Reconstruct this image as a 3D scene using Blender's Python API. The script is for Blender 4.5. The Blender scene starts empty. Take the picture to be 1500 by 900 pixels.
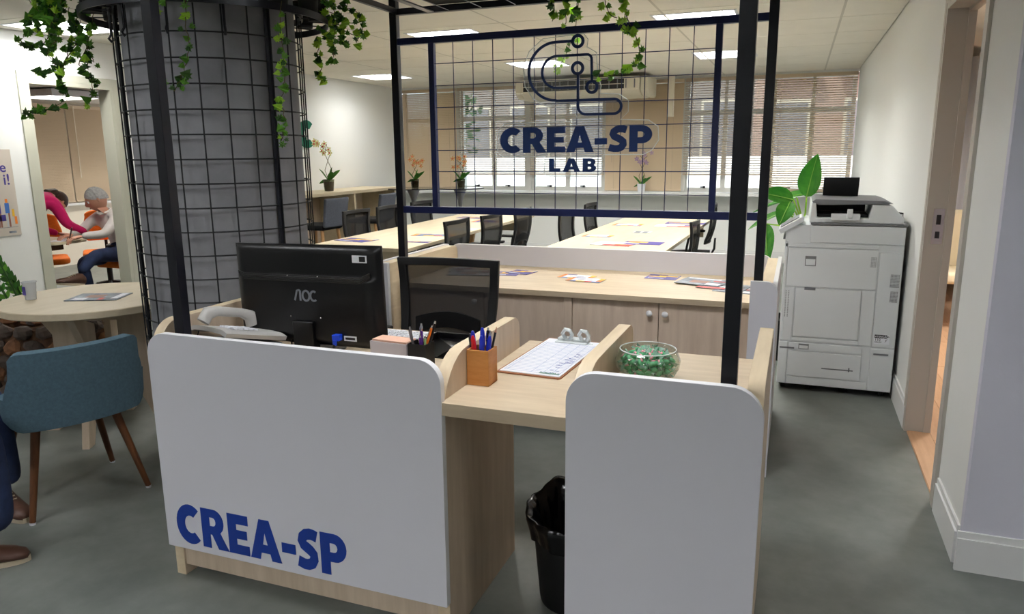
import bpy, bmesh, math, random
from mathutils import Vector, Matrix
random.seed(7)
PI = math.pi
S = bpy.context.scene
C = S.collection

# ------------------------------------------------------------------ camera
cam_d = bpy.data.cameras.new('camera'); cam = bpy.data.objects.new('camera', cam_d); C.objects.link(cam)
cam_d.sensor_width = 36; cam_d.lens = 1085/1500*36; cam_d.clip_start = .05
YAW, PIT, ROL = math.radians(20.95), math.radians(11.8), math.radians(-.53)
fw = Vector((-math.sin(YAW)*math.cos(PIT), math.cos(YAW)*math.cos(PIT), -math.sin(PIT)))
r0 = Vector((math.cos(YAW), math.sin(YAW), 0)); u0 = r0.cross(fw)
rr = math.cos(ROL)*r0 + math.sin(ROL)*u0; uu = -math.sin(ROL)*r0 + math.cos(ROL)*u0
m = Matrix((rr, uu, -fw)).transposed().to_4x4(); m.translation = (0, 0, 1.5)
cam.matrix_world = m
S.camera = cam

# ------------------------------------------------------------------ world, sun, exposure
w = bpy.data.worlds.new('world'); S.world = w; w.use_nodes = True
nt = w.node_tree; bg = nt.nodes['Background']
bg.inputs[0].default_value = (.80, .88, 1, 1); bg.inputs[1].default_value = 2.7
sd = bpy.data.lights.new('sun', 'SUN'); sd.energy = 3.2; sd.angle = math.radians(2); sd.color = (1, .95, .88)
so = bpy.data.objects.new('sun', sd); C.objects.link(so)
so.rotation_euler = (math.radians(38), 0, math.radians(-20))
S.view_settings.view_transform = 'Standard'; S.view_settings.look = 'None'
S.view_settings.gamma = 1; S.view_settings.exposure = 0.64; S.view_settings.use_curve_mapping = False
LAMP = 44.0            # watts per ceiling fitting

# ------------------------------------------------------------------ materials
def lin(c): return tuple(((x/255)/12.92 if x/255 <= .04045 else ((x/255+.055)/1.055)**2.4) for x in c)
def mat(name, rgb, rough=.5, metal=0, var=0, vscale=8, stretch=(1,1,1), bump=0, bscale=60, spec=.5, trans=0, ior=1.45, emit=0, alpha=1, rgb2=None, tl=0):
    M = bpy.data.materials.new(name); M.use_nodes = True
    n = M.node_tree; P = n.nodes['Principled BSDF']; c = lin(rgb)
    P.inputs['Base Color'].default_value = (*c, 1); P.inputs['Roughness'].default_value = rough
    P.inputs['Metallic'].default_value = metal; P.inputs['Specular IOR Level'].default_value = spec
    P.inputs['Transmission Weight'].default_value = trans; P.inputs['IOR'].default_value = ior
    P.inputs['Alpha'].default_value = alpha
    if emit: P.inputs['Emission Color'].default_value = (*c, 1); P.inputs['Emission Strength'].default_value = emit
    tc = n.nodes.new('ShaderNodeTexCoord'); mp = n.nodes.new('ShaderNodeMapping')
    n.links.new(tc.outputs['Object'], mp.inputs['Vector']); mp.inputs['Scale'].default_value = stretch
    if var or rgb2:
        nz = n.nodes.new('ShaderNodeTexNoise'); nz.inputs['Scale'].default_value = vscale; nz.inputs['Detail'].default_value = 5
        nz.inputs['Roughness'].default_value = .6
        n.links.new(mp.outputs[0], nz.inputs['Vector'])
        cr = n.nodes.new('ShaderNodeValToRGB'); cr.color_ramp.elements[0].position = .34; cr.color_ramp.elements[1].position = .66
        a = lin(rgb2) if rgb2 else tuple(x*(1-var) for x in c)
        b = c if rgb2 else tuple(min(1, x*(1+var)) for x in c)
        cr.color_ramp.elements[0].color = (*a, 1); cr.color_ramp.elements[1].color = (*b, 1)
        n.links.new(nz.outputs[0], cr.inputs[0]); n.links.new(cr.outputs[0], P.inputs['Base Color'])
    if bump:
        nb = n.nodes.new('ShaderNodeTexNoise'); nb.inputs['Scale'].default_value = bscale; nb.inputs['Detail'].default_value = 4
        n.links.new(mp.outputs[0], nb.inputs['Vector'])
        bp = n.nodes.new('ShaderNodeBump'); bp.inputs['Strength'].default_value = bump; bp.inputs['Distance'].default_value = .004
        n.links.new(nb.outputs[0], bp.inputs['Height']); n.links.new(bp.outputs[0], P.inputs['Normal'])
    if tl:
        o = n.nodes['Material Output']; t = n.nodes.new('ShaderNodeBsdfTranslucent'); mx = n.nodes.new('ShaderNodeMixShader')
        t.inputs[0].default_value = (*lin(rgb), 1); mx.inputs[0].default_value = tl
        n.links.new(P.outputs[0], mx.inputs[1]); n.links.new(t.outputs[0], mx.inputs[2]); n.links.new(mx.outputs[0], o.inputs[0])
    return M
def thin_glass(name, tint=(235,242,240), amount=.08, rough=.02):
    M = bpy.data.materials.new(name); M.use_nodes = True; n = M.node_tree
    for x in list(n.nodes): n.nodes.remove(x)
    o = n.nodes.new('ShaderNodeOutputMaterial'); t = n.nodes.new('ShaderNodeBsdfTransparent'); g = n.nodes.new('ShaderNodeBsdfGlossy')
    fr = n.nodes.new('ShaderNodeLayerWeight'); fr.inputs[0].default_value = .5; pw = n.nodes.new('ShaderNodeMath'); pw.operation = 'POWER'; pw.inputs[1].default_value = 4; n.links.new(fr.outputs['Facing'], pw.inputs[0])
    ad = n.nodes.new('ShaderNodeMath'); ad.operation = 'ADD'; ad.use_clamp = True; ad.inputs[1].default_value = amount
    mx = n.nodes.new('ShaderNodeMixShader'); t.inputs[0].default_value = (*lin(tint), 1); g.inputs['Roughness'].default_value = rough
    n.links.new(pw.outputs[0], ad.inputs[0]); n.links.new(ad.outputs[0], mx.inputs[0]); n.links.new(t.outputs[0], mx.inputs[1])
    n.links.new(g.outputs[0], mx.inputs[2]); n.links.new(mx.outputs[0], o.inputs[0]); return M
def weave(name, rgb, hole=.4, scale=420):
    M = mat(name, rgb, .8); n = M.node_tree; P = n.nodes['Principled BSDF']; o = n.nodes['Material Output']
    t = n.nodes.new('ShaderNodeBsdfTransparent'); mx = n.nodes.new('ShaderNodeMixShader')
    mx.inputs[0].default_value = hole      # the weave is far finer than a pixel: its open share
    n.links.new(P.outputs[0], mx.inputs[1]); n.links.new(t.outputs[0], mx.inputs[2]); n.links.new(mx.outputs[0], o.inputs[0]); return M

M = {}
M['wall'] = mat('wall_paint', (240,241,238), .85, bump=.15, bscale=120)
M['wall_cool'] = mat('wall_paint_cool', (214,214,226), .8, bump=.15, bscale=120)
M['wall_beige'] = mat('wall_paint_beige', (236,228,212), .85)
M['skirt'] = mat('skirting_white', (228,229,228), .45)
M['tile'] = mat('ceiling_tile', (236,232,220), .9, var=.02, vscale=4, bump=.2, bscale=200)
M['tgrid'] = mat('ceiling_grid', (200,196,182), .6)
M['floor'] = mat('vinyl_floor', (120,124,119), .38, rgb2=(102,107,102), vscale=5, bump=.04, bscale=30)
M['dframe'] = mat('door_frame_grey', (190,184,174), .45)
M['dframe_l'] = mat('door_frame_greige', (196,196,180), .45)
M['birch'] = mat('birch_ply', (208,190,162), .5, rgb2=(194,175,147), vscale=3, stretch=(1.2,9,9), bump=.06, bscale=20)
M['birchd'] = mat('birch_ply_depth', (224,206,174), .5, rgb2=(210,190,158), vscale=3, stretch=(9,1.2,9), bump=.06, bscale=20)
M['birchv'] = mat('birch_ply_vertical', (216,197,174), .52, rgb2=(200,180,156), vscale=3, stretch=(9,9,.9), bump=.08, bscale=22)
M['edge'] = mat('ply_edge', (205,182,158), .55, rgb2=(186,162,140), vscale=12, stretch=(1,1,14))
M['oakv'] = mat('cabinet_veneer', (226,206,186), .5, rgb2=(210,188,168), vscale=3.2, stretch=(7,7,.8), bump=.08, bscale=20)
M['birch_light'] = mat('pale_table_top', (214,200,172), .45, rgb2=(204,189,160), vscale=2.5, stretch=(6,1,6))
M['white'] = mat('white_laminate', (222,221,228), .42)
M['whiteedge'] = mat('white_edge_band', (238,238,240), .4)
M['blue'] = mat('royal_blue_vinyl', (16,56,150), .4)
M['navy'] = mat('navy_paint', (20,30,78), .4)
M['navy_sign'] = mat('navy_acrylic_letter', (14,44,98), .35)
M['black'] = mat('black_powder_coat', (20,21,30), .36)
M['blackrod'] = mat('black_wire', (18,22,24), .5)
M['plastic_k'] = mat('gloss_black_plastic', (9,9,12), .30)
M['plastic_km'] = mat('matt_black_plastic', (16,16,18), .5)
M['rubber'] = mat('black_rubber', (14,14,14), .7)
M['chrome'] = mat('chrome', (200,200,205), .18, metal=1)
M['steel'] = mat('grey_steel', (150,150,155), .35, metal=1)
M['concrete'] = mat('grey_concrete', (142,142,146), .85, rgb2=(120,120,124), vscale=3.5, bump=.4, bscale=25)
M['acrylic'] = thin_glass('clear_acrylic', (252,253,253), .09, .12)
M['glass'] = thin_glass('window_glass', (232,240,240), .03)
M['bowl'] = thin_glass('clear_bowl_glass', (244,250,247), .06)
M['acedge'] = mat('acrylic_edge', (240,246,246), .2, alpha=.8)
M['blind'] = mat('beige_slat', (204,184,156), .55)
M['blindw'] = mat('pale_slat', (190,172,150), .5)
M['wframe'] = mat('window_frame_white', (205,205,200), .5)
M['fabric_k'] = mat('black_fabric', (24,24,28), .9, bump=.3, bscale=300)
M['mesh_k'] = weave('black_chair_mesh', (26,27,30), .30)
M['teal'] = mat('teal_fabric', (78,104,118), .92, var=.12, vscale=90, bump=.4, bscale=400)
M['greyfab'] = mat('slate_fabric', (84,88,98), .92, var=.1, vscale=60)
M['walnut'] = mat('walnut_leg', (112,70,40), .4, rgb2=(86,50,28), vscale=4, stretch=(8,8,1))
M['beech'] = mat('beech_leg', (196,150,102), .5)
M['orange'] = mat('orange_fabric', (232,118,36), .9, var=.08, vscale=50)
M['printer'] = mat('printer_white', (222,226,228), .42)
M['printerg'] = mat('printer_grey', (120,122,126), .5)
M['phone'] = mat('beige_phone', (190,188,184), .4)
M['bamboo'] = mat('bamboo_box', (214,150,84), .5, rgb2=(200,134,68), vscale=5, stretch=(3,3,14))
M['paper'] = mat('white_paper', (236,238,244), .7)
M['ink'] = mat('ink_lines', (150,165,205), .8)
M['inkb'] = mat('pen_ink', (130,138,190), .8)
M['leafA'] = mat('ivy_green', (104,164,56), .45, tl=.35)
M['leafB'] = mat('ivy_lit', (190,230,84), .45, tl=.5)  # bright lit leaves: the light is put into the green itself
M['leafC'] = mat('ivy_dark', (62,108,44), .5, tl=.2)
M['stem'] = mat('ivy_stem', (92,84,50), .7)
M['leafP'] = mat('glossy_leaf', (52,110,36), .3, rgb2=(84,150,48), vscale=14, tl=.25)
M['leafD'] = mat('dumb_cane_leaf', (40,120,30), .35, rgb2=(96,170,60), vscale=10, stretch=(1,3,1), tl=.3)
M['vein'] = mat('leaf_vein', (150,200,90), .5)
M['pot'] = mat('dark_pot', (22,22,22), .6)
M['petY'] = mat('yellow_petal', (226,220,150), .6, tl=.3)
M['petO'] = mat('orange_petal', (214,166,104), .6, tl=.3)
M['petP'] = mat('violet_petal', (176,150,180), .6, tl=.3)
M['potg'] = thin_glass('clear_pot', (170,180,160), .1)
M['bark'] = mat('bark_chips', (110,80,56), .9, rgb2=(70,48,36), vscale=12)
M['rockA'] = mat('rust_stone', (150,104,70), .85, rgb2=(112,76,54), vscale=9)
M['rockB'] = mat('grey_brown_stone', (98,84,76), .9, rgb2=(70,60,54), vscale=9)
M['bag'] = mat('bin_liner', (10,10,13), .18, bump=.9, bscale=16)
M['pink'] = mat('magenta_jumper', (214,24,104), .85, var=.1, vscale=12)
M['shirt'] = mat('white_shirt', (222,216,212), .8, var=.05, vscale=14)
M['jeans'] = mat('blue_denim', (34,48,82), .85, var=.25, vscale=10)
M['skin'] = mat('skin', (204,150,124), .55)
M['hairg'] = mat('grey_hair', (168,168,166), .8, var=.2, vscale=60)
M['hairb'] = mat('brown_hair', (66,48,36), .7, var=.2, vscale=60)
M['shoe'] = mat('brown_leather', (84,56,44), .45)
M['sole'] = mat('pale_sole', (200,186,160), .7)
M['ledsoft'] = mat('lamp_tube', (255,250,238), .5, emit=5)
M['louvre'] = mat('aluminium_louvre', (205,208,212), .45)
M['acunit'] = mat('cream_plastic', (226,218,198), .5)
M['woodfloor'] = mat('oak_plank', (204,164,128), .4, rgb2=(188,146,110), vscale=3, stretch=(8,1,1))
M['cream'] = mat('cream_upholstery', (232,218,186), .8)
M['green'] = mat('green_logo', (10,110,84), .5)
M['purple'] = mat('print_purple', (70,60,140), .5)
M['yellow'] = mat('print_yellow', (236,186,52), .5)
M['red'] = mat('print_red', (206,48,40), .5)
M['oran'] = mat('print_orange', (236,132,42), .5)
M['pblue'] = mat('print_blue', (60,110,190), .5)
M['pdark'] = mat('print_dark', (70,78,92), .5, rgb2=(150,160,172), vscale=14)
M['pskin'] = mat('print_brown', (150,100,84), .5)
M['pgrey'] = mat('print_grey', (190,196,200), .5)
M['notepeach'] = mat('peach_note_block', (236,190,166), .8)
M['notegrey'] = mat('note_holder', (196,190,196), .5)
M['capblue'] = mat('blue_pen_cap', (30,50,190), .3)
M['capred'] = mat('red_pen_cap', (205,30,36), .3)
M['penor'] = mat('orange_pen', (240,120,30), .4)
M['pengr'] = mat('pale_green_pen', (170,210,140), .4)
M['penpu'] = mat('purple_pen', (96,40,150), .4)
M['penclear'] = mat('clear_pen_barrel', (190,196,204), .15, alpha=.75)
M['hardboard'] = mat('brown_hardboard', (150,98,66), .6)
M['candyG'] = mat('green_wrapper', (40,146,84), .22, rgb2=(120,196,150), vscale=60)
M['candyW'] = mat('clear_wrapper_end', (150,190,170), .2, alpha=.7)
M['candyP'] = mat('pink_wrapper_print', (235,150,165), .3)
M['vga'] = mat('blue_connector', (24,70,210), .4)
M['outwall'] = mat('outside_white_wall', (250,236,228), .8)
M['facade'] = mat('far_facade', (122,108,100), .85, var=.08, vscale=1.5)
M['facade2'] = mat('far_facade_rose', (150,120,106), .85, var=.05, vscale=1.5)
M['farglass'] = mat('far_window', (112,102,100), .4)
M['treeleaf'] = mat('tree_foliage', (70,92,60), .8, tl=.3)
M['asphalt'] = mat('ground_outside', (110,108,104), .9)
M['clipw'] = mat('pale_clip_plastic', (206,212,212), .3)
M['cupclear'] = mat('clear_cup', (225,230,235), .1, alpha=.45)

# ------------------------------------------------------------------ mesh helpers
ORG = {}
class MB:
    def __init__(s): s.v=[]; s.f=[]; s.mi=[]
    def add(s, vs, fs, m=0):
        o=len(s.v); s.v += [Vector(p) for p in vs]
        for f in fs: s.f.append(tuple(i+o for i in f)); s.mi.append(m)
        return s
    def box(s, x0,x1,y0,y1,z0,z1,m=0):
        return s.add([(x,y,z) for x in (x0,x1) for y in (y0,y1) for z in (z0,z1)],
                     [(0,1,3,2),(4,6,7,5),(0,4,5,1),(2,3,7,6),(0,2,6,4),(1,5,7,3)], m)
    def obox(s, c, size, R, m=0):
        hx,hy,hz=[a/2 for a in size]; c=Vector(c)
        return s.add([c+R@Vector((x,y,z)) for x in (-hx,hx) for y in (-hy,hy) for z in (-hz,hz)],
                     [(0,1,3,2),(4,6,7,5),(0,4,5,1),(2,3,7,6),(0,2,6,4),(1,5,7,3)], m)
    def tube(s, pts, r, n=8, m=0, closed=False, flat=None):
        pts=[Vector(p) for p in pts]; k=len(pts); rs=r if isinstance(r,(list,tuple)) else [r]*k
        rings=[]; up=None
        for i,p in enumerate(pts):
            if closed: d=pts[(i+1)%k]-pts[i-1]
            else: d=pts[min(i+1,k-1)]-pts[max(i-1,0)]
            d.normalize()
            if up is None:
                up=Vector((0,0,1)) if abs(d.z)<.9 else Vector((1,0,0))
            a=d.cross(up).normalized(); b=a.cross(d).normalized(); up=b
            rings.append([p+(a*math.cos(2*PI*j/n)+b*math.sin(2*PI*j/n)*(flat or 1))*rs[i] for j in range(n)])
        vs=[q for R in rings for q in R]; fs=[]
        for i in range(k if closed else k-1):
            i2=(i+1)%k
            for j in range(n): fs.append((i*n+j, i*n+(j+1)%n, i2*n+(j+1)%n, i2*n+j))
        if not closed: fs += [tuple(range(n-1,-1,-1)), tuple((k-1)*n+j for j in range(n))]
        return s.add(vs,fs,m)
    def lathe(s, prof, c=(0,0,0), n=24, m=0, capb=True, capt=True, sx=1, sy=1):
        vs=[(c[0]+r*math.cos(2*PI*j/n)*sx, c[1]+r*math.sin(2*PI*j/n)*sy, c[2]+z) for r,z in prof for j in range(n)]
        fs=[(i*n+j, i*n+(j+1)%n, (i+1)*n+(j+1)%n, (i+1)*n+j) for i in range(len(prof)-1) for j in range(n)]
        if capb: fs.append(tuple(range(n-1,-1,-1)))
        if capt: fs.append(tuple((len(prof)-1)*n+j for j in range(n)))
        return s.add(vs,fs,m)
    def prism(s, loop, d0, d1, plane='xz', m=0, me=None):
        g={'xz':lambda a,b,d:(a,d,b),'yz':lambda a,b,d:(d,a,b),'xy':lambda a,b,d:(a,b,d)}[plane]; n=len(loop)
        s.add([g(a,b,d0) for a,b in loop]+[g(a,b,d1) for a,b in loop],[tuple(range(n-1,-1,-1)),tuple(range(n,2*n))],m)
        s.add([g(a,b,d0) for a,b in loop]+[g(a,b,d1) for a,b in loop],[(i,(i+1)%n,(i+1)%n+n,i+n) for i in range(n)],m if me is None else me)
        return s
    def ball(s, c, r, nu=12, nv=8, m=0, sc=(1,1,1), R=None):
        c=Vector(c); vs=[]; 
        for i in range(1,nv):
            t=PI*i/nv
            for j in range(nu): 
                q=Vector((r*sc[0]*math.sin(t)*math.cos(2*PI*j/nu), r*sc[1]*math.sin(t)*math.sin(2*PI*j/nu), r*sc[2]*math.cos(t)))
                vs.append(c+(R@q if R else q))
        q=Vector((0,0,r*sc[2])); vs += [c+(R@q if R else q), c-(R@q if R else q)]
        fs=[((i)*nu+j,(i+1)*nu+j,(i+1)*nu+(j+1)%nu,(i)*nu+(j+1)%nu) for i in range(nv-2) for j in range(nu)]
        T=len(vs)-2
        fs += [(T,j,(j+1)%nu) for j in range(nu)] + [(T+1,(nv-2)*nu+(j+1)%nu,(nv-2)*nu+j) for j in range(nu)]
        return s.add(vs,fs,m)
    def grid(s, fn, nu, nv, m=0, th=0):
        """surface fn(u,v)->point; th gives a second offset skin"""
        P=[[Vector(fn(i/nu,j/nv)) for j in range(nv+1)] for i in range(nu+1)]
        vs=[q for r in P for q in r]; W=nv+1
        fs=[(i*W+j,(i+1)*W+j,(i+1)*W+j+1,i*W+j+1) for i in range(nu) for j in range(nv)]
        if th:
            N=[]
            for i in range(nu+1):
                for j in range(nv+1):
                    a=P[min(i+1,nu)][j]-P[max(i-1,0)][j]; b=P[i][min(j+1,nv)]-P[i][max(j-1,0)]
                    nn=a.cross(b); N.append(nn.normalized() if nn.length else Vector((0,0,1)))
            k=len(vs); vs += [vs[i]+N[i]*th for i in range(k)]
            fs += [tuple(reversed([a+k for a in f])) for f in fs]
            bd=[(i*W) for i in range(nu+1)]+[nu*W+j for j in range(1,nv+1)]+[i*W+nv for i in range(nu-1,-1,-1)]+[j for j in range(nv-1,0,-1)]
            for q in range(len(bd)): a,b=bd[q],bd[(q+1)%len(bd)]; fs.append((a,a+k,b+k,b))
        return s.add(vs,fs,m)
    def xf(s, R=None, t=(0,0,0)):
        t=Vector(t); s.v=[(R@p if R else p)+t for p in s.v]; return s
    def join(s, o, dm=0):
        k=len(s.v); s.v+=o.v; s.f+=[tuple(i+k for i in f) for f in o.f]; s.mi+=[a+dm for a in o.mi]; return s
    def build(s, name, mats, parent=None, smooth=False, bevel=0, kind=None, sub=0, label=None):
        mats=mats if isinstance(mats,(list,tuple)) else [mats]
        if parent is None:
            xs=[p.x for p in s.v]; ys=[p.y for p in s.v]; zs=[p.z for p in s.v]
            o=Vector(((min(xs)+max(xs))/2,(min(ys)+max(ys))/2,min(zs))); 
        else: o=ORG[parent.name]
        me=bpy.data.meshes.new(name); me.from_pydata([p-o for p in s.v],[],s.f)
        for q in mats: me.materials.append(M[q] if isinstance(q,str) else q)
        me.polygons.foreach_set('material_index', s.mi)
        bm=bmesh.new(); bm.from_mesh(me); bmesh.ops.remove_doubles(bm,verts=bm.verts,dist=1e-5)
        bmesh.ops.recalc_face_normals(bm,faces=bm.faces); bm.to_mesh(me); bm.free()
        if smooth: me.polygons.foreach_set('use_smooth',[True]*len(me.polygons))
        ob=bpy.data.objects.new(name,me); C.objects.link(ob)
        if parent: ob.parent=parent; ORG[ob.name]=o
        else: ob.location=o; ORG[ob.name]=o
        if bevel:
            b=ob.modifiers.new('bevel','BEVEL'); b.width=bevel; b.segments=2; b.limit_method='ANGLE'; b.angle_limit=math.radians(40)
            me.polygons.foreach_set('use_smooth',[True]*len(me.polygons))
            wn=ob.modifiers.new('wn','WEIGHTED_NORMAL'); wn.keep_sharp=True
        elif smooth and smooth!=2:
            me.set_sharp_from_angle(angle=math.radians(42))
        if sub: q=ob.modifiers.new('sub','SUBSURF'); q.levels=sub; q.render_levels=sub
        if kind: ob['kind']=kind
        if label: ob['label']=label
        return ob
def thing(name,label,cat,loc=(0,0,0),rz=0,group=None,local=False):
    o=bpy.data.objects.new(name,None); C.objects.link(o); o.location=loc; o.rotation_euler=(0,0,rz); o.empty_display_size=.1
    ORG[o.name]=Vector((0,0,0)) if (local or rz) else Vector(loc)
    return tag(o,label,cat,group)
def tag(o,label,cat,group=None):
    o['label']=label; o['category']=cat
    if group: o['group']=group
    return o
def place(o,x,y,z=0,rz=0): o.location=(x,y,z); o.rotation_euler=(0,0,rz); return o
def dup(root,label=None,loc=None,rz=None,group=None):
    kids=[ch for ch in bpy.data.objects if ch.parent==root]
    r=root.copy(); C.objects.link(r)
    if loc is not None: r.location=loc
    if rz is not None: r.rotation_euler=(0,0,rz)
    if label: r['label']=label
    if group: r['group']=group
    def rec(src,dst):
        for ch in CH.get(src.name,[]):
            c=ch.copy(); C.objects.link(c); c.parent=dst; rec(ch,c)
    CH={}
    for ch in bpy.data.objects:
        if ch.parent: CH.setdefault(ch.parent.name,[]).append(ch)
    rec(root,r); return r
def copy_part(o,parent,loc,rot=None,sc=None,mesh=None):
    c=o.copy(); C.objects.link(c); c.parent=parent
    if mesh: c.data=mesh
    c.location=loc
    if rot is not None: c.rotation_euler=rot
    if sc: c.scale=(sc,)*3 if isinstance(sc,(int,float)) else sc
    return c
def struct(mb,name,mats,parent=None,**k):
    o=mb.build(name,mats,parent,**k)
    if parent is None: o['kind']='structure'
    return o
def rr2(x0,x1,z0,z1,tl=0,tr=0,br=0,bl=0,n=8):
    L=[]
    def arc(cx,cz,r,a0):
        if r==0: L.append((cx,cz)); return
        for i in range(n+1):
            a=a0+(PI/2)*i/n; L.append((cx+r*math.cos(a),cz+r*math.sin(a)))
    arc(x1-tr,z1-tr,tr,0); arc(x0+tl,z1-tl,tl,PI/2); arc(x0+bl,z0+bl,bl,PI); arc(x1-br,z0+br,br,1.5*PI)
    return L
RZ=lambda a:Matrix.Rotation(a,3,'Z'); RX=lambda a:Matrix.Rotation(a,3,'X'); RY=lambda a:Matrix.Rotation(a,3,'Y')

# --- lettering: loops in a unit-high box, filled as a 2D curve, extruded
def earc(cx,cy,rx,ry,a0,a1,n=10): return [(cx+rx*math.cos(math.radians(a0+(a1-a0)*i/n)),cy+ry*math.sin(math.radians(a0+(a1-a0)*i/n))) for i in range(n+1)]
def stroke(pts,t,closed=False):
    L=[];R=[];k=len(pts)
    for i,p in enumerate(pts):
        a=pts[(i-1)%k] if (closed or i>0) else p; b=pts[(i+1)%k] if (closed or i<k-1) else p
        dx,dy=b[0]-a[0],b[1]-a[1]; l=math.hypot(dx,dy) or 1; nx,ny=-dy/l*t/2,dx/l*t/2
        L.append((p[0]+nx,p[1]+ny)); R.append((p[0]-nx,p[1]-ny))
    return [L,R] if closed else [L+R[::-1]]
GL={
'C':(.90,[earc(.5,.5,.5,.51,48,312,24)+earc(.52,.5,.21,.23,305,55,16)]),
'R':(.92,[[(0,0),(.3,0),(.3,.35),(.36,.35),(.56,0),(.94,0),(.66,.42)]+earc(.46,.68,.34,.32,-35,90,10)+[(0,1)],[(.3,.57)]+earc(.42,.68,.1,.11,-90,90,6)+[(.3,.79)]]),
'E':(.72,[[(0,0),(.72,0),(.72,.24),(.3,.24),(.3,.39),(.66,.39),(.66,.61),(.3,.61),(.3,.76),(.72,.76),(.72,1),(0,1)]]),
'A':(1.06,[[(0,0),(.33,0),(.38,.17),(.68,.17),(.73,0),(1.06,0),(.7,1),(.36,1)],[(.45,.38),(.61,.38),(.53,.68)]]),
'-':(.46,[[(0,.3),(.46,.3),(.46,.54),(0,.54)]]),
'S':(.76,stroke([(.68,.84),(.58,.87),(.46,.885),(.33,.86),(.22,.78),(.19,.69),(.24,.6),(.36,.54),(.47,.48),(.56,.4),(.57,.29),(.5,.18),(.37,.13),(.24,.13),(.05,.18)],.27)),
'P':(.82,[[(0,0),(.3,0),(.3,.32),(.45,.32)]+earc(.45,.66,.37,.34,-90,90,12)+[(0,1)],[(.3,.55)]+earc(.42,.66,.12,.11,-90,90,6)+[(.3,.77)]]),
'L':(.68,[[(0,0),(.68,0),(.68,.26),(.32,.26),(.32,1),(0,1)]]),
'B':(.82,[[(0,0),(.46,0)]+earc(.46,.28,.34,.28,-90,50,8)+earc(.44,.74,.32,.26,-40,90,8)+[(0,1)],[(.3,.2)]+earc(.42,.29,.1,.09,-90,90,5)+[(.3,.38)],[(.3,.61)]+earc(.4,.70,.1,.09,-90,90,5)+[(.3,.79)]]),
'a':(.80,stroke([(0,0),(.3,.97),(.42,1.0),(.55,1.0),(.62,.94),(.62,0)],.19)),
'o':(.80,stroke(earc(.38,.5,.36,.48,0,342,20),.19,True)),
'c':(.74,stroke(earc(.38,.5,.34,.46,50,310,18),.19)),
}
def filled(loops_list,ext):
    cu=bpy.data.curves.new('g','CURVE'); cu.dimensions='2D'; cu.fill_mode='BOTH'; cu.extrude=ext
    for lp in loops_list:
        sp=cu.splines.new('POLY'); sp.points.add(len(lp)-1); sp.use_cyclic_u=True
        for i,p in enumerate(lp): sp.points[i].co=(p[0],p[1],0,1)
    ob=bpy.data.objects.new('g',cu); me=bpy.data.meshes.new_from_object(ob); bpy.data.objects.remove(ob); return me
def flat_mesh(name,me,matname,M4,parent,label=None):
    """mesh drawn in XY placed by 4x4 matrix (world), made a child part"""
    o=ORG[parent.name] if parent else Vector((0,0,0))
    me.transform(Matrix.Translation(-o)@M4); me.materials.clear(); me.materials.append(M[matname]); me.name=name
    ob=bpy.data.objects.new(name,me); C.objects.link(ob)
    if parent: ob.parent=parent; ORG[ob.name]=o
    if label: ob['label']=label
    return ob
def frameM(origin,ux,uy,s=1):
    ux=Vector(ux).normalized(); uy=Vector(uy).normalized(); n=ux.cross(uy)
    m=Matrix((ux*s,uy*s,n)).transposed().to_4x4(); m.translation=Vector(origin); return m
def word(txt,origin,ux,uy,width,height,ext,matname,parent,gap=.03,name='letter'):
    tot=sum(GL[c][0] for c in txt)+gap*(len(txt)-1); sx=width/tot; x=0
    for ch in txt:
        wd,lp=GL[ch]; loops=[[((x+a)*sx,b*height) for a,b in l] for l in lp]
        flat_mesh(name,filled(loops,ext),matname,frameM(origin,ux,uy),parent,label='letter '+ch.upper() if ch!='-' else 'hyphen'); x+=wd+gap
def text(txt,origin,ux,uy,size,matname,parent,name='lettering',ext=.0003):
    cu=bpy.data.curves.new('t','FONT'); cu.body=txt; cu.size=size; cu.extrude=ext; cu.offset=size*.012
    ob=bpy.data.objects.new('t',cu); C.objects.link(ob); bpy.context.view_layer.update()
    me=bpy.data.meshes.new_from_object(ob.evaluated_get(bpy.context.evaluated_depsgraph_get())); bpy.data.objects.remove(ob)
    return flat_mesh(name,me,matname,frameM(origin,ux,uy),parent)

# ================================================================== SETTING
XL, XR, YB, H = -5.9, .635, 10.6, 2.5
struct(MB().box(-11,4,-4.2,YB+.2,-.1,0),'floor','floor')
# right wall with the doorway (opening Y 3.40 .. 4.33, up to 2.19)
WR = XR+.10
wr = MB().box(XR,WR,4.33,YB,0,H).box(XR,WR,3.40,4.33,2.19,H)
wr.box(XR,WR,2.9,3.40,0,H)
struct(wr,'wall_right','wall')
struct(MB().box(XR,4,2.86,2.9,0,H),'wall_front_right','wall_cool')
struct(MB().box(4,4.1,-4.2,YB+.2,0,H),'wall_far_right','wall')
struct(MB().box(-11,4,-4.3,-4.2,0,H),'wall_behind','wall')
# left wall with the doorway (Y 4.40..5.24)
struct(MB().box(XL-.12,XL,-4.2,4.42,0,H).box(XL-.12,XL,4.42,5.26,2.12,H).box(XL-.12,XL,5.26,YB,0,H),'wall_left','wall')
# back wall below and beside the windows
struct(MB().box(XL,XR,YB,YB+.2,0,.93).box(XL,XR,YB,YB+.2,2.46,H),'wall_back','wall')
struct(MB().box(XL,XR+.0,YB-.27,YB+.0,.90,.935),'trim_1','skirt')
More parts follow.
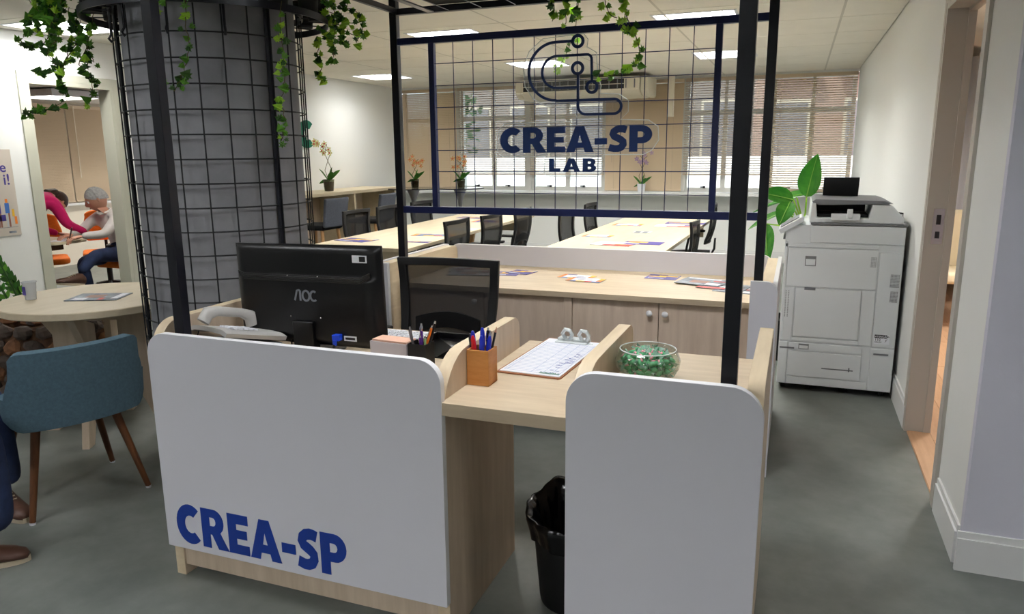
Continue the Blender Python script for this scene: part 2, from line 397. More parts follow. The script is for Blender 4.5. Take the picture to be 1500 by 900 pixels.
# skirting boards with a stepped top
def skirt(name,x0,x1,y0,y1,ax):
    mb=MB()
    if ax=='x': 
        d=1 if x1>x0 else -1
        mb.box(x0,x0+.016*d,y0,y1,0,.125); mb.box(x0,x0+.009*d,y0,y1,.125,.15)
    else:
        mb.box(x0,x1,y0-.016,y0,0,.125); mb.box(x0,x1,y0-.009,y0,.125,.15)
    struct(mb,name,'skirt')
skirt('baseboard_right',XR,XR-1,4.34,YB,'x'); skirt('baseboard_door',XR,XR-1,2.9,3.33,'x')
skirt('baseboard_front',XR-.016,4,2.86,0,'y'); skirt('baseboard_left',XL,XL+1,5.33,YB,'x'); skirt('baseboard_left_near',XL,XL+1,-4.2,4.35,'x')
skirt('baseboard_back',XL,XR,YB,0,'y')
# ceiling slab above, grid, tiles
struct(MB().box(-11.2,4.2,-4.4,YB+.3,H+.07,H+.2),'ceiling','tgrid')
ceil=bpy.data.objects['ceiling']; ORG['ceiling']=ceil.location.copy()
TX=[.227-1.235*k for k in range(-1,6)]; TY=[.81*k for k in range(-1,14)]   # joints
FIX=[(-.80,6.12),(-.80,8.42),(-2.87,6.12),(-2.87,8.42),(-5.2,8.90),(-5.45,4.48),(-.80,3.7),(-2.87,1.4),(-.80,2.03),(-5.0,1.4),(-2.87,-1.4),(-.80,-1.4),(-5.0,-1.4)]
FS=.31
xs=[XL]+sorted(t for t in TX if XL<t<XR)+[XR]
xs=[XL,-4.713,-3.478,-2.243,-1.008,.227,XR]
ys=[-4.2]+[1.62-.81*k for k in range(7,0,-1)]+[1.62+.81*k for k in range(0,12)]
ys=sorted(set(round(y,3) for y in ys if y<YB and y>-4.2))+[YB]; ys=[-4.2]+ys
# holes of fittings cut tile: tile = rectangle minus fitting, made of up to 4 strips
mt=MB()
for i in range(len(xs)-1):
    for j in range(len(ys)-1):
        x0,x1,y0,y1=xs[i]+.006,xs[i+1]-.006,ys[j]+.006,ys[j+1]-.006
        if x1-x0<.05 or y1-y0<.05: continue
        rects=[(x0,x1,y0,y1)]
        for fx,fy in FIX:
            new=[]
            for a,b,c,d in rects:
                p,q,r,s_=fx-FS,fx+FS,fy-FS,fy+FS
                if p>=b or q<=a or r>=d or s_<=c: new.append((a,b,c,d)); continue
                if a<p: new.append((a,p,c,d))
                if q<b: new.append((q,b,c,d))
                aa,bb=max(a,p),min(b,q)
                if c<r: new.append((aa,bb,c,r))
                if s_<d: new.append((aa,bb,s_,d))
            rects=new
        if not rects: continue
        t=MB()
        for a,b,c,d in rects: t.box(a,b,c,d,H-.012,H+.012)
        t.build('ceiling_tile','tile',ceil)
mg=MB()
for x in xs[1:-1]: mg.box(x-.009,x+.009,-4.2,YB,H-.0125,H-.006)
mg.build('ceiling_rail','tgrid',ceil)
mg=MB()
for y in ys[1:-1]: mg.box(XL,XR,y-.004,y+.004,H-.006,H+.0)
mg.build('ceiling_rail','tgrid',ceil)
struct(MB().box(XR,4,-4.2,YB,H-.01,H+.01),'ceiling_right','tile')
struct(MB().box(-11,XL-.12,-4.2,YB,2.24,2.30),'ceiling_left_room','tile')

# ceiling light fittings
def make_fitting():
    t=thing('ceiling_light','x','ceiling light',local=True)
    f=MB(); s=FS
    for a in ((-s,s,-s,-s+.02),(-s,s,s-.02,s),(-s,-s+.02,-s+.02,s-.02),(s-.02,s,-s+.02,s-.02)): f.box(*a,-.016,.06)
    f.build('frame','louvre',t)
    MB().box(-s,s,-s,s,.052,.06).build('reflector','skirt',t)
    lv=MB()
    for k in range(1,7): x=-s+.02+(2*s-.04)*k/7; lv.box(x-.002,x+.002,-s+.02,s-.02,-.012,.02)
    lv.build('louvre','louvre',t)
    lv=MB()
    for k in range(1,4): y=-s+.02+(2*s-.04)*k/4; lv.prism([(y-.012,.02),(y,-.012),(y+.012,.02)],-s+.02,s-.02,'yz')
    lv.build('louvre','louvre',t)
    for k in (-.22,-.075,.075,.22): MB().tube([(-s+.03,k,.039),(s-.03,k,.039)],.011,8).build('tube','ledsoft',t,smooth=True)
    return t
# labels: the first six are in view, the rest hang behind the viewer
fl=['right column of lights, nearer one above the sign','right column of lights, farther one near the windows','lattice light behind the sign beam at its left end','lattice light seen through the sign grid beside the logo','lattice light far left over the bar counter','lattice light behind the ivy at the far left corner','above the storage counter, out of view overhead','above the front left post of the desk','above the open slot of the desk','above the seated visitor at the left','behind the viewer, in the middle of the last row','behind the viewer, at the right of the last row','behind the viewer, at the left of the last row']
f0=make_fitting()
for i,(x,y) in enumerate(FIX):
    o=f0 if i==0 else dup(f0)
    place(o,x,y,H); o['label']='square louvred fluorescent ceiling light, '+fl[i]
    a=bpy.data.lights.new('fitting_light','AREA'); a.shape='SQUARE'; a.size=.5; a.energy=LAMP*[.98,.95,.98,.95,.30,.50,.42,.26,.50,.12,.72,.98,.22][i]; a.color=(1,.98,.94) if i<7 else (.965,.97,1)
    ao=bpy.data.objects.new('fitting_light',a); C.objects.link(ao); ao.location=(x,y,H+.026)

# ---- windows
Z0,Z1=.935,2.46
def window(n,x0,x1,mull,top=2.0,low=True):
    t=MB(); y0,y1=YB+.05,YB+.10
    for a in ((x0,x1,Z0,Z0+.06),(x0,x1,Z1-.05,Z1),(x0,x0+.05,Z0+.06,Z1-.05),(x1-.05,x1,Z0+.06,Z1-.05),(x0+.05,x1-.05,top-.03,top+.03)): t.box(a[0],a[1],y0,y1,a[2],a[3])
    for q in mull: t.box(q-.03,q+.03,y0,y1,Z0+.06,top-.03).box(q-.02,q+.02,y0,y1,top+.03,Z1-.05)
    o=struct(t,'window_%d'%n,'wframe'); ORG[o.name]=o.location.copy()
    E=[x0+.05]+list(mull)+[x1-.05]
    for i in range(len(E)-1):
        MB().box(E[i],E[i+1],y0+.02,y0+.026,Z0+.06,top-.03).build('pane','glass',o)
        MB().box(E[i],E[i+1],y0+.02,y0+.026,top+.03,Z1-.05).build('pane','glass',o)
        cx=(E[i]+E[i+1])/2
        if low:
            MB().box(cx-.015,cx+.015,y0-.035,y0,Z0+.055,Z0+.085).box(cx-.05,cx+.01,y0-.045,y0-.03,Z0+.065,Z0+.08).build('latch','black',o)
window(1,-5.88,-4.92,[-5.4]); window(2,-4.90,-3.80,[-4.35]); window(3,-3.74,-2.62,[-3.18]); window(4,-2.60,-1.52,[-2.05]); window(5,-1.50,-.44,[-.97]); window(6,-.38,.62,[.12])
mw=MB()
for x in (-4.91,-3.77,-2.61,-1.51,-.41): mw.box(x-.035,x+.035,YB,YB+.2,Z0,Z1)
struct(mw,'trim_2','wframe')
def blind(label,x0,x1,zb,tilt,pitch=.032,wd=.026,mm='blind'):
    t=thing('window_blind',label,'blind',((x0+x1)/2,YB-.05,zb)); s=MB(); z=zb+.03; y=YB-.03
    R=RX(math.radians(tilt))
    while z<2.40: s.obox(((x0+x1)/2,y,z),(x1-x0,wd,.0012),R); z+=pitch
    s.build('slats',mm,t,kind='stuff')
    MB().box(x0,x1,y-.018,y+.018,2.41,2.455).build('headrail',mm,t)
    MB().box(x0,x1,y-.014,y+.014,zb,zb+.018).build('bottom_rail',mm,t)
    for q in (.12,.5,.88): MB().tube([(x0+(x1-x0)*q,y-.016,zb+.01),(x0+(x1-x0)*q,y-.016,2.42)],.0022,5).build('cord','blindw',t)
    MB().tube([(x0+.1,y-.03,1.35),(x0+.1,y-.03,2.42)],.004,6).build('wand','blindw',t)
blind('closed tan venetian blind at the left end of the back wall',-5.87,-4.93,.95,58,.026,.03)
blind('half raised slatted blind of the window with the tree behind',-4.90,-3.80,1.17,24,mm='blindw')
blind('open slatted blind behind the sign lettering, left of the closed tan one',-3.74,-2.62,1.17,24,mm='blindw')
blind('fully closed tan blind behind the violet orchid',-2.60,-1.52,.95,68,.026,.032)
blind('open blind right of the closed tan one, behind the sign frame edge',-1.50,-.44,1.17,22,mm='blindw')
blind('long open tan blind beside the right wall above the copier',-.38,.62,.96,28,.029,.028,mm='blind')

# ---- outside
struct(MB().box(-30,25,YB+.2,45,-3.2,-3.0),'ground_outside','asphalt')
struct(MB().box(-18,12,13.2,13.4,-3,1.40),'wall_outside','outwall')
fb=thing('far_building','grey brown building with rows of windows seen beyond the blinds','building',(-3,19,-3))
MB().box(-9.5,-1.0,19,24,-3,9).build('facade','facade',fb)
for k in range(5):
    for q in (0,1):
        x=-8.9+1.65*k; z=1.2+2.3*q
        f=MB().box(x,x+1.1,18.93,19.0,z,z+1.5).build('window','blindw',fb); MB().box(x+.06,x+1.04,18.90,18.95,z+.06,z+1.44).build('pane','farglass',f)
fb2=thing('rose_building','rose beige building with balconies seen through the right windows','building',(3,17,-3))
MB().box(-1.0,8,17.5,23,-3,9).build('facade','facade2',fb2)
for k in range(5):
    for q in (0,1):
        x=-.7+1.5*k; z=1.3+2.1*q
        f=MB().box(x,x+.85,17.42,17.5,z,z+1.25).build('window','blindw',fb2); MB().box(x+.06,x+.79,17.39,17.44,z+.06,z+1.19).build('pane','farglass',f)
        MB().box(x-.15,x+1.0,17.0,17.5,z-.25,z-.13).build('balcony','facade',fb2)
tr=thing('street_tree','green street tree standing between the white wall and far building','tree',(-7.4,15.6,-3))
MB().tube([(-7.4,15.6,-3),(-7.35,15.6,0),(-7.4,15.6,1.8)],[.16,.13,.08],8).build('trunk','bark',tr,smooth=True)
ft=MB()
for k in range(420):
    a=random.random()*2*PI; b=random.random()*PI; r=1.0*random.random()**.4
    c=Vector((-7.4+r*.75*math.cos(a)*math.sin(b),15.6+r*.7*math.sin(a)*math.sin(b),2.1+r*1.2*math.cos(b)))
    R=Matrix.Rotation(random.random()*6,3,Vector((random.random()-.5,random.random()-.5,random.random()-.5)).normalized())
    ft.add([c+R@Vector(p) for p in ((-.09,0,0),(0,-.06,0),(.1,0,.02),(0,.06,0))],[(0,1,2,3)])
ft.build('foliage','treeleaf',tr,kind='stuff')

# ---- right doorway: frame, room beyond
d=MB(); y0,y1=3.40,4.33
for a,b,th in ((XR-.012,XR+.078,.0),(XR+.078,XR+.112,.016)):
    d.box(a,b,y1-.03-th,y1+.002,0,2.19).box(a,b,y0-.002,y0+.03+th,0,2.19).box(a,b,y0+.03,y1-.03,2.16-th,2.19)
for (a,b) in ((y1,y1+.045),(y0-.045,y0)): d.box(XR-.014,XR,a,b,0,2.235); d.box(WR,WR+.014,a,b,0,2.235)
d.box(XR-.014,XR,y0,y1,2.19,2.235)
do=struct(d,'door_1','dframe'); ORG[do.name]=do.location.copy()
MB().box(XR+.02,XR+.07,4.298,4.3005,1.02,1.20).build('strike_plate','chrome',do)
MB().box(XR+.035,XR+.055,4.2955,4.2985,1.12,1.17).build('strike_hole','black',do); MB().box(XR+.035,XR+.055,4.2955,4.2985,1.05,1.085).build('strike_hole','black',do)
# oak planks of the room beyond
fr=struct(MB().box(XR+.001,WR,3.43,4.29,-.0,.004).box(WR,4,2.9,YB,-.0,.004),'floor_right_room','woodfloor'); ORG[fr.name]=fr.location.copy()
pk=[]
for i in range(9):
    for j in range(6):
        x=XR+.0+.11*i; y=3.41+1.15*j-(i%3)*.38
        x=x+.002; y_0=max(y,3.44 if x<WR else 2.92); y_1=y+1.146
        if x<WR-.01: y_1=min(y_1,4.29)
        if y_1-y_0<.1: continue
        if x<WR-.01 and j>0: continue
        MB().box(x+.001,x+.109,y_0,y_1,.004,.009+.0006*((i+j)%2)).build('plank','woodfloor',fr)
struct(MB().box(WR,3.9,YB-.5,YB-.4,0,H),'wall_right_room_end','wall')
cu=MB().grid(lambda u,v:(1.08+1.6*u,8.9+.05*math.sin(u*70),.1+2.3*v),90,2,th=.004); tag(cu.build('curtain','paper',smooth=2),'long white curtain in the room beyond the right doorway','curtain')
blt=thing('side_room_blind','orange tan blind edge past the curtain in the right room','blind',(1.9,7.9,1.0)); s=MB(); z=1.0
while z<2.3: s.box(1.46,1.50,6.6,8.02,z,z+.012); z+=.03
s.build('slats','blind',blt,kind='stuff'); MB().box(1.45,1.51,6.6,8.02,2.3,2.34).build('headrail','blind',blt)
# upholstered chair and small desk with telephone seen through doorway
ch=thing('upholstered_chair','cream upholstered chair with dark wooden legs beyond the right doorway','chair',(1.27,7.1,0))
MB().box(1.06,1.50,6.9,7.34,.40,.50).build('seat','cream',ch,bevel=.03)
MB().box(1.06,1.50,7.34,7.42,.42,.98).build('backrest','cream',ch,bevel=.03)
for x,y in ((1.10,6.94),(1.46,6.94),(1.10,7.36),(1.46,7.36)): MB().tube([(x,y,.40),(x,y,.0)],[.022,.016],8).build('leg','walnut',ch)
dk=thing('side_desk','pale desk corner with telephone in the room past the right doorway','desk',(1.5,7.95,0))
MB().box(1.18,2.0,7.6,8.3,.72,.75).build('desktop','birch_light',dk,bevel=.003)
for x,y in ((1.22,7.64),(1.96,7.64),(1.22,8.26),(1.96,8.26)): MB().box(x-.02,x+.02,y-.02,y+.02,0,.72).build('leg','steel',dk)
tp=thing('desk_telephone','black telephone on the desk beyond the right doorway','telephone',(1.28,7.72,.751))
MB().prism([(7.64,.751),(7.84,.751),(7.84,.84),(7.64,.78)],1.20,1.38,'yz').build('base','plastic_km',tp,bevel=.005)
MB().tube([(1.22,7.66,.81),(1.22,7.74,.855),(1.22,7.83,.87)],.016,8).build('handset','plastic_km',tp,smooth=True)

# ---- left doorway and room beyond
d=MB(); a,b=XL-.13,XL+.012; y0,y1=4.42,5.26
d.box(a,b,y0,y0+.035,0,2.12).box(a,b,y1-.035,y1,0,2.12).box(a,b,y0+.035,y1-.035,2.085,2.12)
d.box(XL,XL+.014,y0-.06,y0,0,2.18).box(XL,XL+.014,y1,y1+.06,0,2.18).box(XL,XL+.014,y0,y1,2.12,2.18)
d.box(XL-.134,XL-.12,y0-.06,y0,0,2.18).box(XL-.134,XL-.12,y1,y1+.06,0,2.18)
struct(d,'door_2','dframe_l')
XB=-9.5
struct(MB().box(XB-.1,XB,-4.2,YB,0,.86).box(XB-.1,XB,-4.2,6.2,.86,2.3).box(XB-.1,XB,9.6,YB,.86,2.3),'wall_left_room_back','wall_beige')
struct(MB().box(XB-.1,XB-.04,6.2,9.6,.86,2.3),'wall_left_room_recess','wall_beige')
for n_,(a,b) in enumerate(((6.25,7.0),(7.02,7.62),(7.64,8.40),(8.42,9.5))):
    t=thing('tan_blind','closed tan blind in the left room, %s'%['behind the person in pink','between the two orange chairs','above the white haired man','hidden by the door jamb at its right'][n_],'blind',(XB+.03,(a+b)/2,.88)); s=MB(); z=.9
    while z<2.15: s.obox((XB+.03,(a+b)/2,z),(.026,b-a,.0012),RY(math.radians(62))); z+=.021
    s.build('slats','blind',t,kind='stuff'); MB().box(XB+.01,XB+.05,a,b,2.15,2.19).build('headrail','blind',t); MB().box(XB+.015,XB+.045,a,b,.875,.893).build('bottom_rail','blind',t)
    MB().tube([(XB+.06,a+.1,1.2),(XB+.06,a+.1,2.17)],.006,6).build('wand','wall_beige',t)
struct(MB().box(XB,XB+.1,6.2,9.6,.83,.86),'trim_3','skirt')
for q,(x,y) in enumerate(((-7.9,6.3),(-7.9,8.4))):
    o=dup(f0,'louvred ceiling light of the left room, '+['seen through the doorway','out of sight to its right'][q],(x,y,2.165)); 
    if 'group' in o: del o['group']
    al=bpy.data.lights.new('fitting_light','AREA'); al.size=.5; al.energy=LAMP*.62; al.color=(1,.96,.88); ao=bpy.data.objects.new('fitting_light',al); C.objects.link(ao); ao.location=(x,y,2.19)
al=bpy.data.lights.new('fitting_light','AREA'); al.size=.5; al.energy=LAMP*1.4; al.color=(1,.97,.93); ao=bpy.data.objects.new('fitting_light',al); C.objects.link(ao); ao.location=(1.7,6.0,2.445)
al=bpy.data.lights.new('fitting_light','AREA'); al.size=.5; al.energy=LAMP*.55; al.color=(.97,.97,1); ao=bpy.data.objects.new('fitting_light',al); C.objects.link(ao); ao.location=(2.3,.5,2.445)  # added lamp, unseen: brightens the front right wall and desk panels
o=dup(f0,'unseen louvred ceiling light added over the right of the entrance to brighten the front right wall',(2.3,.5,2.42))
if 'group' in o: del o['group']
o=dup(f0,'louvred ceiling light of the room beyond the right doorway',(1.7,6.0,2.42))
if 'group' in o: del o['group']

# ================================================================== RECEPTION DESK
DZ=.79
dk=thing('reception_desk','birch and white reception desk with rounded front panels and blue lettering','desk',(-1.05,2.2,0))
def panel(name,x0,x1,z0,z1,y0,y1,r,parent):
    MB().prism(rr2(x0,x1,z0,z1,r,r,.004,.004,10),y0,y1,'xz',0,1).build(name,['white','whiteedge'],parent,bevel=.0015)
panel('front_panel',-2.035,-.925,.126,.915,1.835,1.86,.075,dk)
panel('front_panel',-.55,-.04,.09,.925,1.835,1.86,.085,dk)
# side boards / dividers; x0,x1, rear limit below top, rise
def board(name,x0,x1,y0,y1,ylow,mm,parent,zt=.912,r=.10,z0=0):
    L=[(y0,z0)]+[(ylow,z0),(ylow,DZ-.04),(y1,DZ-.04)]+[(y1-.05+.05*math.cos(a),zt-.05+.05*math.sin(a)) for a in [PI/2*i/6 for i in range(7)]]+[(y0+r-r*math.sin(a),zt-r+r*math.cos(a)) for a in [PI/2*i/8 for i in range(9)]]
    MB().prism(L,x0,x1,'yz',0,1).build(name,[mm,'birchd'],parent,bevel=.001)
board('side_board',-2.035,-1.995,1.86,2.62,2.60,'birchv',dk,zt=.945,r=.09)
board('side_board',-.97,-.928,1.86,2.50,2.43,'birchv',dk,r=.17)
board('side_board',-.55,-.508,1.86,2.52,2.43,'birchv',dk,r=.17)
board('side_board',-.088,-.044,1.86,2.62,2.60,'birchv',dk,r=.12)
MB().box(-1.995,-.97,1.86,2.61,DZ-.038,DZ).build('desktop','birch',dk,bevel=.0015)
MB().box(-.928,-.55,1.838,2.61,DZ-.040,DZ).build('desktop','birch',dk,bevel=.0015)
MB().box(-.508,-.088,1.86,2.61,DZ-.038,DZ).build('desktop','birch',dk,bevel=.0015)
MB().box(-1.995,-.97,1.90,1.925,.075,.60).build('modesty_board','birchv',dk)
MB().box(-1.995,-.97,1.868,1.90,.04,.13).build('kick_board','birchv',dk)
MB().box(-.508,-.088,1.868,1.90,.03,.6).build('kick_board','birchv',dk)
word('CREA-SP',(-1.985,1.8345,.152),(1,0,0),(0,0,1),.705,.148,.0006,'blue',dk)

# ================================================================== REAR STORAGE STATION
st=thing('storage_counter','long birch storage counter with cabinet doors and a white back rail','counter',(-1.1,4.0,0))
MB().box(-2.05,-.13,3.62,4.385,DZ-.03,DZ).build('countertop','birch',st,bevel=.0015)
for a,b in ((-2.05,-2.02),(-1.105,-1.062),(-.165,-.13)): MB().box(a,b,3.645,4.37,.1,DZ-.03).build('upright','oakv',st)
MB().box(-2.02,-1.105,3.70,4.36,.1,DZ-.03).box(-1.062,-.165,3.70,4.36,.1,DZ-.03).build('carcass','oakv',st)
MB().box(-2.04,-.14,3.69,4.35,0,.1).build('plinth','plastic_km',st)
for i,(a,b,kx) in enumerate(((-2.017,-1.565,-1.61),(-1.56,-1.108,-1.515),(-1.059,-.6125,-.654),(-.6085,-.168,-.576))):
    do=MB().box(a,b,3.652,3.672,.105,DZ-.034).build('door','oakv',st,bevel=.001)
    MB().lathe([(.008,0),(.006,.012),(.014,.020),(.016,.028),(.010,.034),(.0,.036)],n=16).xf(RX(PI/2),(kx,3.652,.704)).build('knob','whiteedge',do,smooth=True)
MB().prism(rr2(-2.1,-.11,DZ,.917,.045,.045),4.385,4.41,'xz',0,1).build('back_rail',['white','whiteedge'],st,bevel=.001)
MB().box(-2.05,-.13,4.385,4.41,0,DZ-.03).build('back_panel','white',st)
def yl(y0,y1,z0,z1,r0,r1): return rr2(y0,y1,z0,z1,r0,r1)
MB().prism(yl(3.46,4.38,.02,.912,.05,.05),-.128,-.075,'yz').build('side_board','birchd',st,bevel=.001)
MB().prism(yl(3.46,4.38,.02,.912,.05,.05),-2.12,-2.055,'yz').build('side_board','birchd',st,bevel=.001)
MB().prism(yl(3.46,4.41,.0,.918,.05,.05),-.075,-.055,'yz',0,1).build('side_panel',['white','whiteedge'],st)
MB().prism(yl(3.46,4.41,.0,.918,.05,.05),-2.14,-2.12,'yz',0,1).build('side_panel',['white','whiteedge'],st)
MB().prism(rr2(-.17,-.052,.0,.925,.0,.05),3.435,3.459,'xz',0,1).build('end_panel',['white','whiteedge'],st)
MB().prism(rr2(-2.125,-2.03,.0,.925,.05,.0),3.435,3.459,'xz',0,1).build('end_panel',['white','whiteedge'],st)

# ================================================================== BLACK POST FRAME WITH SIGN GRID
fm=thing('post_frame','black metal post frame over the desk holding the navy wire grid','frame',(-1.05,2.7,0))
PW=.036
for (x,y,z,l) in ((-.133,1.91,DZ,'front right black post rising from the desk'),(-1.943,1.91,DZ,'front left black post before the column'),(-.14,3.515,0,None),(-1.973,3.515,0,None)):
    MB().box(x-PW/2-.002,x+PW/2+.002,y-PW/2,y+PW/2,z+.0005,2.46).build('post','black',fm,bevel=.002,label=l)
YS=3.515
MB().box(-1.955,-.158,YS-.015,YS+.015,2.04,2.072).build('rail','navy',fm,bevel=.001)
MB().box(-1.955,-.158,YS-.015,YS+.015,1.190,1.225).build('rail','navy',fm,bevel=.001)
MB().box(-1.955,-.158,YS-.015,YS+.015,2.185,2.215).build('rail','black',fm,bevel=.001)
for x in (-1.765,-.362): MB().box(x-.0145,x+.0145,YS-.0145,YS+.0145,1.225,2.04).build('stile','navy',fm,bevel=.001)
for k in range(13): x=-1.755+.107*(k); MB().tube([(x,YS,1.225),(x,YS,2.04)],.0022,6).build('wire','navy',fm) if k>0 else None
for k in range(7): z=1.94-.1068*k; MB().tube([(-1.75,YS-.004,z),(-.376,YS-.004,z)],.0022,6).build('wire','navy',fm)
# canopy tray between the posts
for a in ((-1.965,-1.945),(-.15,-.13)): MB().box(a[0],a[1],1.93,YS-.02,2.19,2.215).build('rail','black',fm)
MB().box(-1.94,-.135,1.895,1.925,2.185,2.215).build('rail','black',fm)
MB().box(-1.775,-1.74,1.93,YS-.016,2.184,2.19).build('flat_bar','steel',fm)
for k in range(9): MB().tube([(-1.66+.11*k*1.6,1.93,2.187),(-1.66+.11*k*1.6,YS-.016,2.187)],.002,5).build('tray_wire','steel',fm)
ct=thing('canopy_planter','black planter tray on top of the post frame','planter',(-1,2.9,2.1955))
MB().box(-1.73,-.16,2.55,3.495,2.216,2.225).box(-1.73,-1.72,2.55,3.495,2.225,2.33).box(-.17,-.16,2.55,3.495,2.225,2.33).box(-1.72,-.17,2.55,2.56,2.225,2.33).box(-1.72,-.17,3.485,3.495,2.225,2.33).build('tray','pot',ct)
MB().box(-1.72,-.17,2.56,3.485,2.225,2.31).build('soil','bark',ct)
# rigid acrylic sign
sg=thing('acrylic_sign','clear acrylic sign with navy circuit emblem and CREA-SP LAB letters on wire grid','sign',(-1,3.5,1.40))
ys=3.497
pl=[(-1.41,1.50),(-1.40,1.61),(-1.37,1.64),(-1.03,1.642),(-1.0,1.66),(-1.02,1.70),(-1.15,1.715),(-1.22,1.75),(-1.262,1.81),(-1.27,1.90),(-1.24,1.97),(-1.17,2.025),(-1.04,2.032),(-.97,2.035),(-.95,2.01),(-.955,1.975),(-.91,1.95),(-.90,1.84),(-.885,1.80),(-.89,1.765),(-.80,1.76),(-.755,1.73),(-.755,1.68),(-.79,1.645),(-.66,1.64),(-.615,1.61),(-.61,1.55),(-.64,1.505),(-.68,1.485),(-.87,1.485),(-.875,1.40),(-.90,1.385),(-1.15,1.385),(-1.165,1.40),(-1.16,1.478),(-1.38,1.478)]
MB().prism(pl,ys,ys+.003,'xz',0,1).build('backing','acrylic',sg)
MB().tube([(a,ys+.0015,b) for a,b in pl],.0022,5,closed=True).build('acrylic_rim','acedge',sg)
def sline(pts,t,name='emblem_line'):
    me=filled(stroke(pts,t),.003); flat_mesh(name,me,'navy_sign',frameM((0,ys-.003,0),(1,0,0),(0,0,1)),sg)
def ring(cx,cz,r,t): flat_mesh('emblem_ring',filled(stroke(earc(cx,cz,r,r,0,345,24),t,True),.003),'navy_sign',frameM((0,ys-.003,0),(1,0,0),(0,0,1)),sg)
ring(-.998,2.003,.025,.014); ring(-.998,1.883,.025,.014); ring(-.928,1.796,.025,.014)
sline([(-1.024,2.005),(-1.10,2.005)]+earc(-1.105,1.873,.135,.132,90,270,24)+[(-1.10,1.738),(-.82,1.738)]+earc(-.822,1.705,.035,.033,90,-90,12)+[(-.83,1.672),(-.95,1.672)]+earc(-.953,1.714,.042,.042,270,180,8)+[(-.995,1.857)],.0125)
sline([(-.928,1.822),(-.931,1.92)]+earc(-.953,1.92,.022,.022,0,90,6)+[(-.96,1.942),(-1.09,1.942)]+earc(-1.10,1.87,.073,.072,90,270,18)+[(-1.09,1.797),(-1.0,1.797)],.0115)
word('CREA-SP',(-1.392,ys-.003,1.497),(1,0,0),(0,0,1),.752,.120,.003,'navy_sign',sg)
word('LAB',(-1.137,ys-.003,1.405),(1,0,0),(0,0,1),.236,.064,.003,'navy_sign',sg,gap=.16)

# ================================================================== COLUMN, CAGE, RING PLANTER
CX,CY,CR=-2.60,2.90,.378
o=struct(MB().lathe([(CR,0),(CR,H+.02)],(CX,CY,0),64),'column','concrete',smooth=True)
cg=thing('column_cage','black wire cage around the concrete column','cage',(CX,CY,0))
RC=.408
for k in range(24):
    a=2*PI*k/24+.06; x,y=CX+RC*math.cos(a),CY+RC*math.sin(a)
    MB().tube([(x,y,0),(x,y,2.12)],.0034,5).build('wire','blackrod',cg)
for k in range(20):
    MB().tube([(CX+(RC-.004)*math.cos(2*PI*j/40),CY+(RC-.004)*math.sin(2*PI*j/40),2.005-.1045*k) for j in range(40)],.0034,5,closed=True).build('wire_ring','blackrod',cg)
for a in (-.22,1.25,2.75,-2.45):
    x,y=CX+(RC-.012)*math.cos(a),CY+(RC-.012)*math.sin(a); MB().tube([(x,y,0),(x,y,2.16)],.011,6).build('support_bar','black',cg)
rp=thing('ring_planter','black ring planter with pots around the top of the column','planter',(CX,CY,2.09))
RR_=.53
MB().lathe([(RR_,0),(RR_+.006,0),(RR_+.006,.03),(RR_,.03),(RR_,0)],(CX,CY,2.095),56,capb=False,capt=False).build('outer_ring','black',rp,smooth=True)
MB().lathe([(RC+.006,.0),(RC+.012,0),(RC+.012,.03),(RC+.006,.03),(RC+.006,0)],(CX,CY,2.125),48,capb=False,capt=False).build('inner_ring','black',rp,smooth=True)
for k in range(28):
    a=2*PI*k/28; MB().tube([(CX+(RC+.01)*math.cos(a),CY+(RC+.01)*math.sin(a),2.122),(CX+RR_*math.cos(a),CY+RR_*math.sin(a),2.122)],.003,5).build('spoke','black',rp)
for k in range(14):
    a=2*PI*(k+.5)/14; c=(CX+.485*math.cos(a),CY+.485*math.sin(a),2.1265)
    MB().lathe([(.04,0),(.052,.11),(.056,.11),(.056,.125),(.04,.125)],c,14).build('pot','pot',rp,smooth=True)
for k in range(4):
    a=-2.35+k*.55; x,y=CX+(RC+.004)*math.cos(a),CY+(RC+.004)*math.sin(a)
    MB().tube([(x,y,2.125),(x,y,2.03),(x+.012*math.cos(a),y+.012*math.sin(a),2.01),(x,y,1.995)],.006,6).build('hook','black',rp)

